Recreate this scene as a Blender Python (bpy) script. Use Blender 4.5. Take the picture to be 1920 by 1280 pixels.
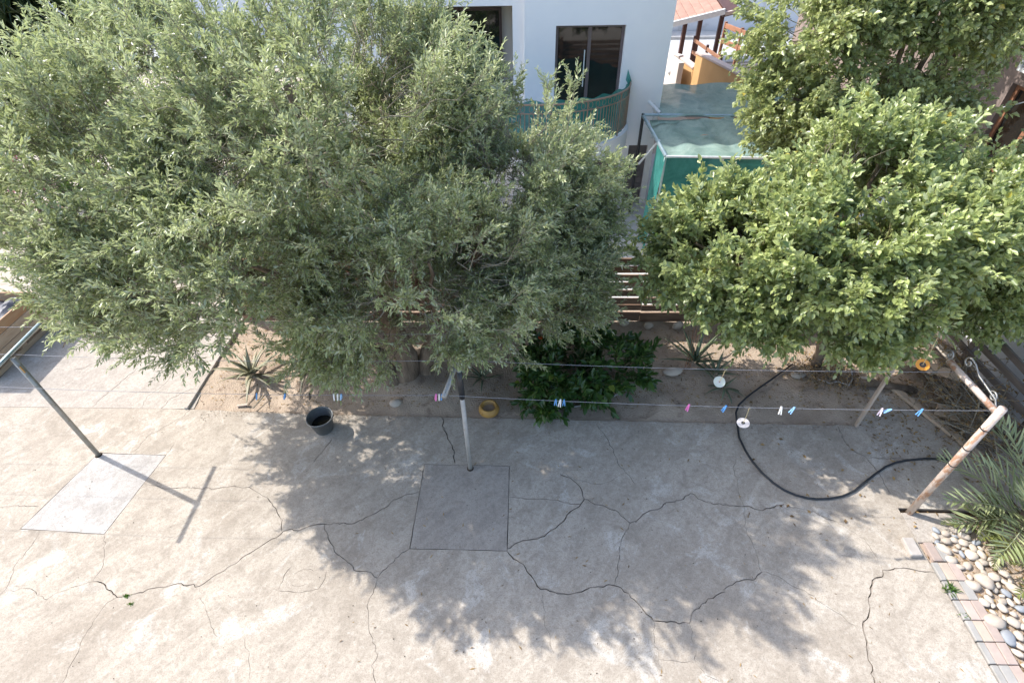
import bpy, bmesh, math, random
import numpy as np
from mathutils import Vector, Matrix, noise
from mathutils.geometry import delaunay_2d_cdt
R = math.radians
random.seed(7)
for o in list(bpy.data.objects): bpy.data.objects.remove(o)
scene = bpy.context.scene
C = scene.collection

# ---------------------------------------------------------------- camera
CAM_H = 6.2
cam_d = bpy.data.cameras.new('camera'); cam = bpy.data.objects.new('camera', cam_d); C.objects.link(cam)
cam_d.sensor_width = 36.0; cam_d.lens = 18.73
cam_d.clip_start = 0.05; cam_d.clip_end = 2000
nad = Vector((25, 1116, 999)).normalized()                # where plumb lines meet, seen from the lens
fw = Vector((30, -895, 999)); fw = (fw - nad * fw.dot(nad)).normalized()
rt = nad.cross(fw)
if rt.x < 0: rt = -rt
Wm = Matrix((rt, fw, -nad))                               # world = Wm @ (image right, image down, forward)
cx_, cy_, cz_ = Wm.col[0], Wm.col[1], Wm.col[2]
M = Matrix.Identity(4)
for i in range(3):
    M[i][0] = cx_[i]; M[i][1] = -cy_[i]; M[i][2] = -cz_[i]
M[2][3] = CAM_H
cam.matrix_world = M
scene.camera = cam

# ---------------------------------------------------------------- sky, sun, exposure
SUN_EL, SUN_AZ = 44.4, 157.1                              # azimuth counted from +X towards +Y
w = bpy.data.worlds.new('World'); scene.world = w; w.use_nodes = True
nt = w.node_tree; bg = nt.nodes['Background']
sky = nt.nodes.new('ShaderNodeTexSky'); sky.sky_type = 'NISHITA'; sky.sun_disc = False
sky.sun_elevation = R(SUN_EL); sky.sun_rotation = R(90 - SUN_AZ)
sky.air_density = 1.0; sky.dust_density = 2.0; sky.ozone_density = 1.0
nt.links.new(sky.outputs[0], bg.inputs[0]); bg.inputs[1].default_value = 0.15
sd = bpy.data.lights.new('sun', 'SUN'); sun = bpy.data.objects.new('sun', sd); C.objects.link(sun)
sd.energy = 2.7; sd.angle = R(0.53); sd.color = (1.0, 0.965, 0.915)
sv = Vector((math.cos(R(SUN_EL)) * math.cos(R(SUN_AZ)), math.cos(R(SUN_EL)) * math.sin(R(SUN_AZ)), math.sin(R(SUN_EL))))
sun.rotation_euler = (-sv).to_track_quat('-Z', 'Y').to_euler()
sun.location = sv * 40
vs = scene.view_settings
vs.view_transform = 'Standard'; vs.look = 'None'; vs.gamma = 1.0; vs.use_curve_mapping = False
vs.exposure = 1.36
scene.render.engine = 'CYCLES'
scene.cycles.max_bounces = 7; scene.cycles.diffuse_bounces = 4; scene.cycles.glossy_bounces = 3; scene.cycles.transmission_bounces = 4; scene.cycles.transparent_max_bounces = 12

# ---------------------------------------------------------------- helpers: objects
def tag(o, label=None, cat=None, group=None, kind=None):
    if label: o['label'] = label
    if cat: o['category'] = cat
    if group: o['group'] = group
    if kind: o['kind'] = kind
    return o
def wloc(o):
    v = Vector((0, 0, 0))
    while o is not None:
        v += o.location; o = o.parent
    return v
def empty(name, loc, label=None, cat=None, group=None, kind=None):
    o = bpy.data.objects.new(name, None); C.objects.link(o); o.location = loc
    o.empty_display_size = 0.1
    return tag(o, label, cat, group, kind)
def mobj(name, verts, faces, mat, parent=None, smooth=False, rnd=None):
    """one mesh object; verts are given in world coordinates"""
    me = bpy.data.meshes.new(name)
    if parent is not None:
        off = wloc(parent); verts = [(v[0] - off.x, v[1] - off.y, v[2] - off.z) for v in verts]
    me.from_pydata(verts, [], faces); me.update()
    if isinstance(mat, (list, tuple)):
        for m in mat: me.materials.append(m)
    else: me.materials.append(mat)
    if smooth: me.polygons.foreach_set('use_smooth', [True] * len(me.polygons))
    o = bpy.data.objects.new(name, me); C.objects.link(o)
    if parent is not None: o.parent = parent
    return o
def nmesh(name, V, tri=None, quad=None, mat=None, parent=None, attr=None, smooth=False):
    """fast mesh from numpy arrays, world coordinates"""
    V = np.asarray(V, np.float64)
    if parent is not None:
        off = wloc(parent); V = V - np.array([off.x, off.y, off.z])
    me = bpy.data.meshes.new(name)
    loops = []; starts = []; n = 0
    if tri is not None and len(tri):
        tri = np.asarray(tri, np.int32); loops.append(tri.ravel()); starts.append(np.arange(len(tri)) * 3); n = tri.size
    if quad is not None and len(quad):
        quad = np.asarray(quad, np.int32); loops.append(quad.ravel()); starts.append(n + np.arange(len(quad)) * 4)
    loops = np.concatenate(loops).astype(np.int32); starts = np.concatenate(starts).astype(np.int32)
    me.vertices.add(len(V)); me.vertices.foreach_set('co', V.astype(np.float32).ravel())
    me.loops.add(len(loops)); me.loops.foreach_set('vertex_index', loops)
    me.polygons.add(len(starts)); me.polygons.foreach_set('loop_start', starts)
    me.update(calc_edges=True); me.validate()
    if attr is not None:
        a = me.attributes.new('rnd', 'FLOAT', 'POINT'); a.data.foreach_set('value', np.asarray(attr, np.float32))
    if smooth: me.polygons.foreach_set('use_smooth', [True] * len(me.polygons))
    if mat: me.materials.append(mat)
    o = bpy.data.objects.new(name, me); C.objects.link(o)
    if parent is not None: o.parent = parent
    return o
class MB:
    """collects shapes, builds one mesh"""
    def __init__(s): s.v = []; s.f = []
    def quad(s, a, b, c, d):
        n = len(s.v); s.v += [tuple(a), tuple(b), tuple(c), tuple(d)]; s.f.append((n, n + 1, n + 2, n + 3)); return s
    def box(s, lo, hi, bev=0.0, M=None):
        x0, y0, z0 = lo; x1, y1, z1 = hi
        if bev <= 0:
            P = [(x0, y0, z0), (x1, y0, z0), (x1, y1, z0), (x0, y1, z0), (x0, y0, z1), (x1, y0, z1), (x1, y1, z1), (x0, y1, z1)]
            F = [(0, 3, 2, 1), (4, 5, 6, 7), (0, 1, 5, 4), (1, 2, 6, 5), (2, 3, 7, 6), (3, 0, 4, 7)]
        else:
            b = min(bev, (x1 - x0) * .45, (y1 - y0) * .45, (z1 - z0) * .45); P = []; 
            bm = bmesh.new(); r = bmesh.ops.create_cube(bm, size=1)
            for v in bm.verts: v.co = Vector(((x0 + x1) / 2 + v.co.x * (x1 - x0), (y0 + y1) / 2 + v.co.y * (y1 - y0), (z0 + z1) / 2 + v.co.z * (z1 - z0)))
            bmesh.ops.bevel(bm, geom=bm.edges[:], offset=b, segments=1, affect='EDGES')
            bm.verts.index_update(); P = [tuple(v.co) for v in bm.verts]; F = [tuple(v.index for v in f.verts) for f in bm.faces]; bm.free()
        if M is not None: P = [tuple(M @ Vector(p)) for p in P]
        n = len(s.v); s.v += P; s.f += [tuple(i + n for i in f) for f in F]; return s
    def tube(s, pts, rad, n=8, cap=True):
        pts = [Vector(p) for p in pts]; k = len(pts)
        if not isinstance(rad, (list, tuple)): rad = [rad] * k
        n0 = len(s.v); prev = None
        for i, p in enumerate(pts):
            t = (pts[min(i + 1, k - 1)] - pts[max(i - 1, 0)]).normalized()
            if prev is None:
                a = t.cross(Vector((0, 0, 1)))
                if a.length < .05: a = t.cross(Vector((1, 0, 0)))
                a.normalize()
            else: a = (prev - t * prev.dot(t)).normalized()
            b = t.cross(a); prev = a
            for j in range(n):
                th = 2 * math.pi * j / n
                s.v.append(tuple(p + (a * math.cos(th) + b * math.sin(th)) * rad[i]))
        for i in range(k - 1):
            for j in range(n):
                q = n0 + i * n
                s.f.append((q + j, q + (j + 1) % n, q + n + (j + 1) % n, q + n + j))
        if cap:
            s.f.append(tuple(n0 + j for j in reversed(range(n)))); s.f.append(tuple(n0 + (k - 1) * n + j for j in range(n)))
        return s
    def lathe(s, prof, c=(0, 0, 0), n=24, M=None):
        n0 = len(s.v)
        for r, z in prof:
            for j in range(n):
                th = 2 * math.pi * j / n; p = Vector((c[0] + r * math.cos(th), c[1] + r * math.sin(th), c[2] + z))
                if M is not None: p = M @ p
                s.v.append(tuple(p))
        for i in range(len(prof) - 1):
            for j in range(n):
                q = n0 + i * n
                s.f.append((q + j, q + (j + 1) % n, q + n + (j + 1) % n, q + n + j))
        return s
    def build(s, name, mat, parent=None, smooth=False): return mobj(name, s.v, s.f, mat, parent, smooth)
def bx(name, lo, hi, mat, parent=None, bev=0.0, M=None): return MB().box(lo, hi, bev, M).build(name, mat, parent)

# ---------------------------------------------------------------- helpers: materials
def newmat(name):
    m = bpy.data.materials.new(name); m.use_nodes = True
    nt = m.node_tree; return m, nt, nt.nodes['Principled BSDF'], nt.nodes['Material Output']
def rgba(c): return (c[0], c[1], c[2], 1)
def nd(nt, typ, **kw):
    n = nt.nodes.new(typ)
    for k, v in kw.items(): setattr(n, k, v)
    return n
def noise_n(nt, vec, scale, detail=4, rough=.55, dist=0.0):
    n = nd(nt, 'ShaderNodeTexNoise'); n.inputs['Scale'].default_value = scale; n.inputs['Detail'].default_value = detail
    n.inputs['Roughness'].default_value = rough; n.inputs['Distortion'].default_value = dist
    nt.links.new(vec, n.inputs['Vector']); return n
def ramp(nt, fac, stops):
    n = nd(nt, 'ShaderNodeValToRGB'); e = n.color_ramp.elements
    while len(e) < len(stops): e.new(0.5)
    for el, (p, c) in zip(e, stops):
        el.position = p; el.color = rgba(c) if isinstance(c, (tuple, list)) else (c, c, c, 1)
    nt.links.new(fac, n.inputs[0]); return n
def mixc(nt, fac, a, b, blend='MIX'):
    n = nd(nt, 'ShaderNodeMix', data_type='RGBA', blend_type=blend)
    if isinstance(fac, (int, float)): n.inputs[0].default_value = fac
    else: nt.links.new(fac, n.inputs[0])
    for s, i in ((a, 6), (b, 7)):
        if isinstance(s, (tuple, list)): n.inputs[i].default_value = rgba(s)
        else: nt.links.new(s, n.inputs[i])
    return n.outputs[2]
def coords(nt, stretch=None, rot=(0, 0, 0)):
    tc = nd(nt, 'ShaderNodeTexCoord')
    if stretch is None: return tc.outputs['Object']
    mp = nd(nt, 'ShaderNodeMapping'); mp.inputs['Scale'].default_value = stretch; mp.inputs['Rotation'].default_value = rot
    nt.links.new(tc.outputs['Object'], mp.inputs['Vector']); return mp.outputs[0]
def bump(nt, bsdf, h, strength, dist=.01):
    b = nd(nt, 'ShaderNodeBump'); b.inputs['Strength'].default_value = strength; b.inputs['Distance'].default_value = dist
    nt.links.new(h, b.inputs['Height']); nt.links.new(b.outputs[0], bsdf.inputs['Normal']); return b
def pm(name, c1, c2=None, scale=6, rough=.7, bmp=.2, bscale=60, metal=0.0, stretch=None, spots=None, spotscale=12, spotpos=(.55, .65), spec=.5, rndvar=0.0, bdist=.01):
    """surface with two-tone mottling, optional stain spots and fine relief"""
    m, nt, b, out = newmat(name)
    v = coords(nt, stretch)
    c2 = c2 or tuple(x * .7 for x in c1)
    n1 = noise_n(nt, v, scale, 5, .6)
    r = ramp(nt, n1.outputs[0], [(.32, c1), (.68, c2)]); col = r.outputs[0]
    if spots:
        n2 = noise_n(nt, v, spotscale, 6, .65, .4)
        f = ramp(nt, n2.outputs[0], [(spotpos[0], 0.0), (spotpos[1], 1.0)])
        col = mixc(nt, f.outputs[0], col, spots)
    if rndvar:
        oi = nd(nt, 'ShaderNodeObjectInfo'); hs = nd(nt, 'ShaderNodeHueSaturation')
        mr = nd(nt, 'ShaderNodeMapRange'); mr.inputs[3].default_value = 1 - rndvar; mr.inputs[4].default_value = 1 + rndvar
        nt.links.new(oi.outputs['Random'], mr.inputs[0]); nt.links.new(mr.outputs[0], hs.inputs['Value']); nt.links.new(col, hs.inputs['Color']); col = hs.outputs[0]
    nt.links.new(col, b.inputs['Base Color'])
    b.inputs['Roughness'].default_value = rough; b.inputs['Metallic'].default_value = metal
    b.inputs['Specular IOR Level'].default_value = spec
    if bmp:
        n3 = noise_n(nt, v, bscale, 4, .6); bump(nt, b, n3.outputs[0], bmp, bdist)
    return m
def leafmat(name, c_dark, c_light, c_back=None, trans=None, tfac=.35, rough=.45, spec=.4, old=None, coat=0.0):
    """leaf: tone varies per leaf (attribute rnd), paler underside, light passes through"""
    m, nt, b, out = newmat(name)
    at = nd(nt, 'ShaderNodeAttribute'); at.attribute_name = 'rnd'
    stops = [(0.0, c_dark), (0.85, c_light)]
    if old: stops = [(0.0, c_dark), (0.8, c_light), (.965, c_light), (1.0, old)]
    r = ramp(nt, at.outputs['Fac'], stops); col = r.outputs[0]
    if c_back:
        g = nd(nt, 'ShaderNodeNewGeometry'); col = mixc(nt, g.outputs['Backfacing'], col, c_back)
    nt.links.new(col, b.inputs['Base Color']); b.inputs['Roughness'].default_value = rough; b.inputs['Specular IOR Level'].default_value = spec
    b.inputs['Coat Weight'].default_value = coat; b.inputs['Coat Roughness'].default_value = .22
    t = nd(nt, 'ShaderNodeBsdfTranslucent')
    tc = mixc(nt, .65, col, trans or c_light); nt.links.new(tc, t.inputs[0])
    mx = nd(nt, 'ShaderNodeMixShader'); mx.inputs[0].default_value = tfac
    nt.links.new(b.outputs[0], mx.inputs[1]); nt.links.new(t.outputs[0], mx.inputs[2]); nt.links.new(mx.outputs[0], out.inputs[0])
    return m
def concrete(name, c_dark, c_mid, c_pale, patch=.57, seed=0.0):
    """weathered cement: broad tone drift, pale smears, trowel sweeps, speckle"""
    m, nt, b, out = newmat(name)
    tc = nd(nt, 'ShaderNodeTexCoord'); mp = nd(nt, 'ShaderNodeMapping'); mp.inputs['Location'].default_value = (seed, seed * 1.7, 0)
    nt.links.new(tc.outputs['Object'], mp.inputs[0]); v = mp.outputs[0]
    a = noise_n(nt, v, .55, 6, .6, .6)
    col = ramp(nt, a.outputs[0], [(.3, c_dark), (.52, c_mid), (.75, c_mid)]).outputs[0]
    p = noise_n(nt, v, 1.5, 8, .62, 1.3)
    col = mixc(nt, ramp(nt, p.outputs[0], [(patch, 0.0), (patch + .06, .75)]).outputs[0], col, c_pale)
    mp1 = nd(nt, 'ShaderNodeMapping'); mp1.inputs['Rotation'].default_value = (0, 0, R(-48)); nt.links.new(v, mp1.inputs[0])
    mp2 = nd(nt, 'ShaderNodeMapping'); mp2.inputs['Scale'].default_value = (1.0, 3.2, 1); nt.links.new(mp1.outputs[0], mp2.inputs[0])
    s = noise_n(nt, mp2.outputs[0], 1.4, 7, .7, .8)
    col = mixc(nt, ramp(nt, s.outputs[0], [(.46, 0.0), (.60, .42)]).outputs[0], col, tuple(x * .80 for x in c_dark))
    q = noise_n(nt, v, 4.0, 9, .75, .6)
    col = mixc(nt, ramp(nt, q.outputs[0], [(.36, .6), (.51, 0.0)]).outputs[0], col, tuple(x * .78 for x in c_dark))
    f = noise_n(nt, v, 70, 5, .8)
    g = noise_n(nt, v, 22, 5, .7, .4); col = mixc(nt, ramp(nt, g.outputs[0], [(.36, .45), (.5, 0.0)]).outputs[0], col, tuple(x * .68 for x in c_dark))
    col = mixc(nt, ramp(nt, g.outputs[0], [(.56, 0.0), (.68, .35)]).outputs[0], col, c_pale)
    col = mixc(nt, ramp(nt, f.outputs[0], [(.36, .7), (.5, 0.0)]).outputs[0], col, tuple(x * .55 for x in c_dark))
    nt.links.new(col, b.inputs['Base Color']); b.inputs['Roughness'].default_value = .9; b.inputs['Specular IOR Level'].default_value = .25
    add = nd(nt, 'ShaderNodeMath', operation='MULTIPLY_ADD'); add.inputs[1].default_value = 1.2
    nt.links.new(s.outputs[0], add.inputs[0]); nt.links.new(f.outputs[0], add.inputs[2])
    bump(nt, b, add.outputs[0], .35, .006)
    return m

MAT = {}
MAT['concrete'] = concrete('patio concrete', (.345, .292, .232), (.46, .403, .332), (.57, .53, .468), .56)
MAT['concrete_white'] = concrete('pale cement patch', (.38, .35, .315), (.44, .41, .375), (.50, .475, .445), .5, 4.0)
MAT['concrete_grey'] = concrete('grey cement patch', (.325, .28, .235), (.405, .355, .30), (.46, .415, .36), .6, 9.0)
MAT['concrete_path'] = concrete('path concrete', (.39, .34, .288), (.455, .405, .347), (.56, .525, .475), .58, 14.0)
MAT['crackdirt'] = concrete('soiled crack edge', (.31, .26, .205), (.37, .32, .265), (.45, .40, .34), .6, 21.0)
MAT['soil'] = pm('sandy garden soil', (.47, .375, .285), (.36, .28, .21), 2.2, .95, .8, 45, spots=(.21, .155, .115), spotscale=5, spotpos=(.56, .72), spec=.15, bdist=.03)
MAT['dirt'] = pm('dark crack dirt', (.07, .05, .035), (.04, .028, .02), 9, .95, .4, 60, spec=.1)
MAT['dust'] = pm('dusty pale ground', (.50, .44, .37), (.40, .34, .28), 1.2, .95, .4, 20, spots=(.30, .26, .2), spotscale=3, spec=.15)
MAT['bark'] = pm('olive bark', (.26, .195, .14), (.12, .09, .065), 9, .9, .9, 22, stretch=(1, 1, .25), spec=.15, bdist=.04)
MAT['twig'] = pm('grey twigs', (.34, .30, .23), (.22, .19, .14), 8, .85, 0, spec=.2)
MAT['greentwig'] = pm('green twigs', (.18, .20, .08), (.22, .17, .10), 5, .8, 0, spec=.2)
MAT['olive'] = leafmat('olive leaves', (.075, .105, .042), (.45, .50, .225), (.44, .48, .34), (.54, .62, .21), .29, .42, .8)
MAT['lemon'] = leafmat('lemon leaves', (.055, .10, .03), (.44, .50, .19), (.40, .45, .25), (.64, .72, .22), .31, .40, .8, old=(.40, .34, .05))
MAT['back'] = leafmat('back tree leaves', (.06, .10, .034), (.43, .48, .19), (.41, .45, .26), (.66, .72, .23), .32, .40, .8, old=(.42, .33, .05))
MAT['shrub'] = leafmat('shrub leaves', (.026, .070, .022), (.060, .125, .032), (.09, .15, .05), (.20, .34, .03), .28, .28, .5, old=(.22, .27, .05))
MAT['palm'] = leafmat('palm leaves', (.19, .24, .11), (.43, .47, .24), (.40, .44, .27), (.45, .50, .16), .25, .36, .6)
MAT['palmy'] = leafmat('young palm leaves', (.13, .16, .045), (.24, .26, .08), (.22, .25, .10), (.38, .38, .08), .25, .5, .4)
MAT['darkpalm'] = leafmat('dark strap leaves', (.03, .055, .022), (.075, .11, .05), (.09, .12, .06), (.18, .25, .05), .25, .4, .4)
MAT['aloe'] = pm('aloe leaves', (.16, .17, .10), (.25, .22, .14), 5, .5, .1, 30, spots=(.26, .17, .09), spotscale=4, spotpos=(.56, .75))
MAT['aloe_green'] = pm('green aloe leaves', (.10, .14, .075), (.15, .17, .10), 5, .45, .1, 30, spots=(.2, .13, .07), spotscale=4, spotpos=(.6, .8))
MAT['grass'] = leafmat('weed leaves', (.05, .12, .02), (.12, .22, .04), None, (.3, .45, .05), .3, .5, .3)
MAT['litter'] = leafmat('dead leaf litter', (.12, .075, .04), (.36, .24, .10), None, (.4, .25, .1), .15, .7, .2)
MAT['galv'] = pm('weathered galvanised steel', (.36, .355, .335), (.27, .265, .245), 14, .5, .15, 90, metal=.6, spots=(.20, .16, .10), spotscale=22, spotpos=(.56, .68))
MAT['galv_blue'] = pm('bright galvanised tube', (.42, .52, .56), (.34, .43, .46), 10, .4, .1, 90, metal=.7)
MAT['pole_grey'] = pm('grey painted pipe', (.44, .43, .41), (.34, .33, .31), 12, .6, .2, 80, spots=(.24, .15, .09), spotscale=18, spotpos=(.62, .72))
MAT['black'] = pm('black rubber', (.018, .02, .024), (.03, .032, .036), 20, .42, .15, 120)
MAT['rustwhite'] = pm('flaking white paint over rust', (.56, .48, .42), (.46, .38, .32), 9, .65, .5, 40, spots=(.36, .20, .12), spotscale=10, spotpos=(.48, .58), stretch=(1, 1, .5))
MAT['wire'] = pm('grey wire', (.36, .36, .38), (.28, .28, .30), 10, .5, 0, metal=.4)
MAT['stake'] = pm('weathered stake wood', (.52, .42, .33), (.40, .31, .24), 4, .8, .4, 30, stretch=(8, 8, 1))
MAT['slat'] = pm('brown fence board', (.24, .145, .09), (.15, .09, .058), 2.5, .8, .5, 24, stretch=(1, 8, 8), rndvar=.18)
MAT['slat_grey'] = pm('grey weathered board', (.19, .155, .13), (.115, .092, .076), 2.5, .85, .5, 24, stretch=(8, 1, 8), rndvar=.25)
MAT['plank_tan'] = pm('tan plank', (.46, .36, .26), (.34, .255, .18), 2.0, .8, .4, 22, stretch=(6, 1, 6), spots=(.30, .15, .06), spotscale=4, spotpos=(.58, .7), rndvar=.1)
MAT['plank_rust'] = pm('rust stained plank', (.36, .20, .10), (.42, .29, .18), 2.0, .8, .4, 22, stretch=(6, 1, 6))
MAT['tarp'] = pm('dark grey sheeting', (.085, .09, .11), (.05, .055, .07), 6, .55, .3, 18)
MAT['bucket'] = pm('dark grey bucket plastic', (.105, .11, .11), (.075, .08, .08), 16, .45, .12, 80, spots=(.2, .19, .17), spotscale=14, spotpos=(.6, .72))
MAT['water'] = pm('dirty water', (.012, .013, .012), (.02, .018, .014), 8, .12, .05, 14)
MAT['clay'] = pm('glazed ochre clay', (.44, .255, .065), (.33, .18, .05), 8, .45, .15, 40)
MAT['peg_blue'] = pm('blue plastic', (.07, .24, .55), (.10, .30, .60), 40, .4, 0)
MAT['peg_lightblue'] = pm('light blue plastic', (.25, .46, .72), (.20, .40, .66), 40, .4, 0)
MAT['peg_white'] = pm('white plastic', (.72, .72, .70), (.62, .62, .6), 40, .45, 0)
MAT['peg_pink'] = pm('pink plastic', (.72, .20, .50), (.66, .16, .44), 40, .4, 0)
MAT['peg_black'] = pm('black plastic', (.02, .02, .02), (.03, .03, .03), 40, .45, 0)
MAT['peg_pale'] = pm('pale pink plastic', (.74, .62, .70), (.68, .55, .64), 40, .4, 0)
MAT['cd'] = pm('silver disc', (.66, .66, .52), (.58, .6, .5), 9, .35, 0, metal=.4)
MAT['cd_label'] = pm('printed disc label', (.62, .58, .54), (.55, .5, .47), 30, .4, 0)
MAT['cd_orange'] = pm('orange disc', (.72, .30, .03), (.64, .25, .03), 12, .35, 0)
MAT['string'] = pm('twine', (.42, .40, .22), (.5, .34, .18), 30, .9, 0)
MAT['stone'] = pm('pale river stone', (.51, .44, .36), (.40, .335, .27), 7, .75, .15, 50, rndvar=.14)
MAT['stone_grey'] = pm('grey river stone', (.30, .32, .34), (.24, .25, .27), 7, .7, .15, 50, rndvar=.12)
MAT['brick_grey'] = pm('grey paver', (.36, .34, .315), (.29, .275, .25), 8, .85, .3, 60, rndvar=.1)
MAT['brick_pink'] = pm('pink paver', (.44, .345, .295), (.36, .285, .245), 8, .85, .3, 60, rndvar=.14)
MAT['brick_sand'] = pm('sand coloured paver', (.45, .37, .295), (.38, .31, .25), 8, .85, .3, 60, rndvar=.1)
MAT['white_block'] = pm('white cement block', (.43, .39, .35), (.34, .30, .265), 9, .9, .3, 40)
MAT['wall_white'] = pm('white painted render', (.92, .915, .91), (.88, .88, .885), 1.6, .75, .12, 120, spec=.2)
MAT['wall_cream'] = pm('cream render', (.60, .55, .49), (.56, .51, .46), 2, .85, .12, 90, spec=.2)
MAT['frame_brown'] = pm('dark brown window frame', (.085, .05, .045), (.065, .04, .036), 9, .5, .05, 60)
MAT['frame_grey'] = pm('taupe aluminium frame', (.17, .13, .125), (.14, .11, .105), 9, .45, .05, 60)
MAT['glass'] = pm('dark window glass', (.012, .014, .015), (.018, .018, .016), 3, .04, 0, spec=.8)
MAT['curtain'] = pm('green curtain', (.05, .20, .16), (.03, .13, .10), 9, .8, .2, 30, stretch=(8, 1, 1))
MAT['shutter'] = pm('grey brown shutter', (.19, .165, .165), (.15, .13, .13), 4, .7, .2, 50)
MAT['rail'] = pm('tan painted railing', (.34, .25, .18), (.28, .2, .15), 9, .6, .1, 60)
MAT['ochre'] = pm('ochre render', (.60, .37, .17), (.53, .32, .14), 2, .85, .2, 60, spec=.2)
MAT['coping'] = pm('pale coping', (.55, .45, .40), (.47, .38, .33), 5, .85, .2, 60)
MAT['tile'] = pm('red clay tile', (.40, .235, .175), (.32, .18, .135), 4, .8, .2, 40, rndvar=.1)
MAT['darkwood'] = pm('dark stained timber', (.085, .035, .028), (.06, .026, .02), 6, .6, .2, 40)
MAT['railwood'] = pm('brown rail timber', (.28, .13, .07), (.2, .1, .055), 6, .7, .2, 40)
MAT['road'] = pm('pale asphalt', (.44, .45, .46), (.39, .40, .41), 2, .9, .2, 60)
MAT['farwall'] = pm('white boundary wall', (.68, .69, .71), (.60, .61, .63), .8, .85, .15, 60, spots=(.5, .5, .5), spotscale=1.5)
MAT['kerb'] = pm('kerb concrete', (.55, .54, .52), (.46, .45, .43), 3, .9, .2, 60)
MAT['taupe'] = pm('taupe render', (.25, .195, .17), (.21, .165, .145), 2, .85, .2, 70, spec=.2)
MAT['terracotta'] = pm('terracotta frame', (.33, .15, .08), (.26, .12, .065), 6, .7, .15, 50)
MAT['dark'] = pm('dark interior', (.022, .02, .02), (.015, .014, .014), 3, .8, 0)
MAT['whitemetal'] = pm('white painted metal', (.72, .74, .74), (.62, .64, .64), 12, .5, .1, 60, spots=(.45, .42, .38), spotscale=18, spotpos=(.62, .75))
MAT['pot_green'] = pm('green plastic tub', (.03, .10, .05), (.025, .08, .04), 9, .5, .1, 40)
MAT['fruit'] = pm('green lemon', (.20, .30, .05), (.28, .36, .07), 6, .4, .1, 60)
MAT['flower'] = leafmat('magenta bracts', (.45, .04, .16), (.66, .08, .28), None, (.8, .15, .4), .35, .6, .3)
MAT['redflower'] = pm('orange red petals', (.75, .13, .03), (.6, .1, .03), 30, .6, 0)
def netmat(name, c1, c2, alpha):
    m, nt, b, out = newmat(name); v = coords(nt)
    n = noise_n(nt, v, 1.6, 8, .7, 1.2); f = noise_n(nt, v, 160, 2, .5)
    col = ramp(nt, n.outputs[0], [(.34, c1), (.64, c2)]).outputs[0]
    g = noise_n(nt, v, 6, 6, .7, .5); col = mixc(nt, ramp(nt, g.outputs[0], [(.54, 0.0), (.68, .5)]).outputs[0], col, tuple(x * .55 for x in c1))
    b.inputs['Roughness'].default_value = 1.0; b.inputs['Specular IOR Level'].default_value = .0
    nt.links.new(col, b.inputs['Base Color'])
    t = nd(nt, 'ShaderNodeBsdfTranslucent'); nt.links.new(col, t.inputs[0])
    m1 = nd(nt, 'ShaderNodeMixShader'); m1.inputs[0].default_value = .3
    nt.links.new(b.outputs[0], m1.inputs[1]); nt.links.new(t.outputs[0], m1.inputs[2])
    tr = nd(nt, 'ShaderNodeBsdfTransparent'); m2 = nd(nt, 'ShaderNodeMixShader')
    nt.links.new(ramp(nt, f.outputs[0], [(.4, 0.0), (.6, alpha * 2)]).outputs[0], m2.inputs[0])
    nt.links.new(m1.outputs[0], m2.inputs[1]); nt.links.new(tr.outputs[0], m2.inputs[2]); nt.links.new(m2.outputs[0], out.inputs[0])
    return m
MAT['net'] = netmat('faded green shade net', (.40, .52, .455), (.24, .36, .315), .12)
MAT['net_teal'] = netmat('teal shade net', (.085, .32, .28), (.04, .20, .175), .10)
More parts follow.
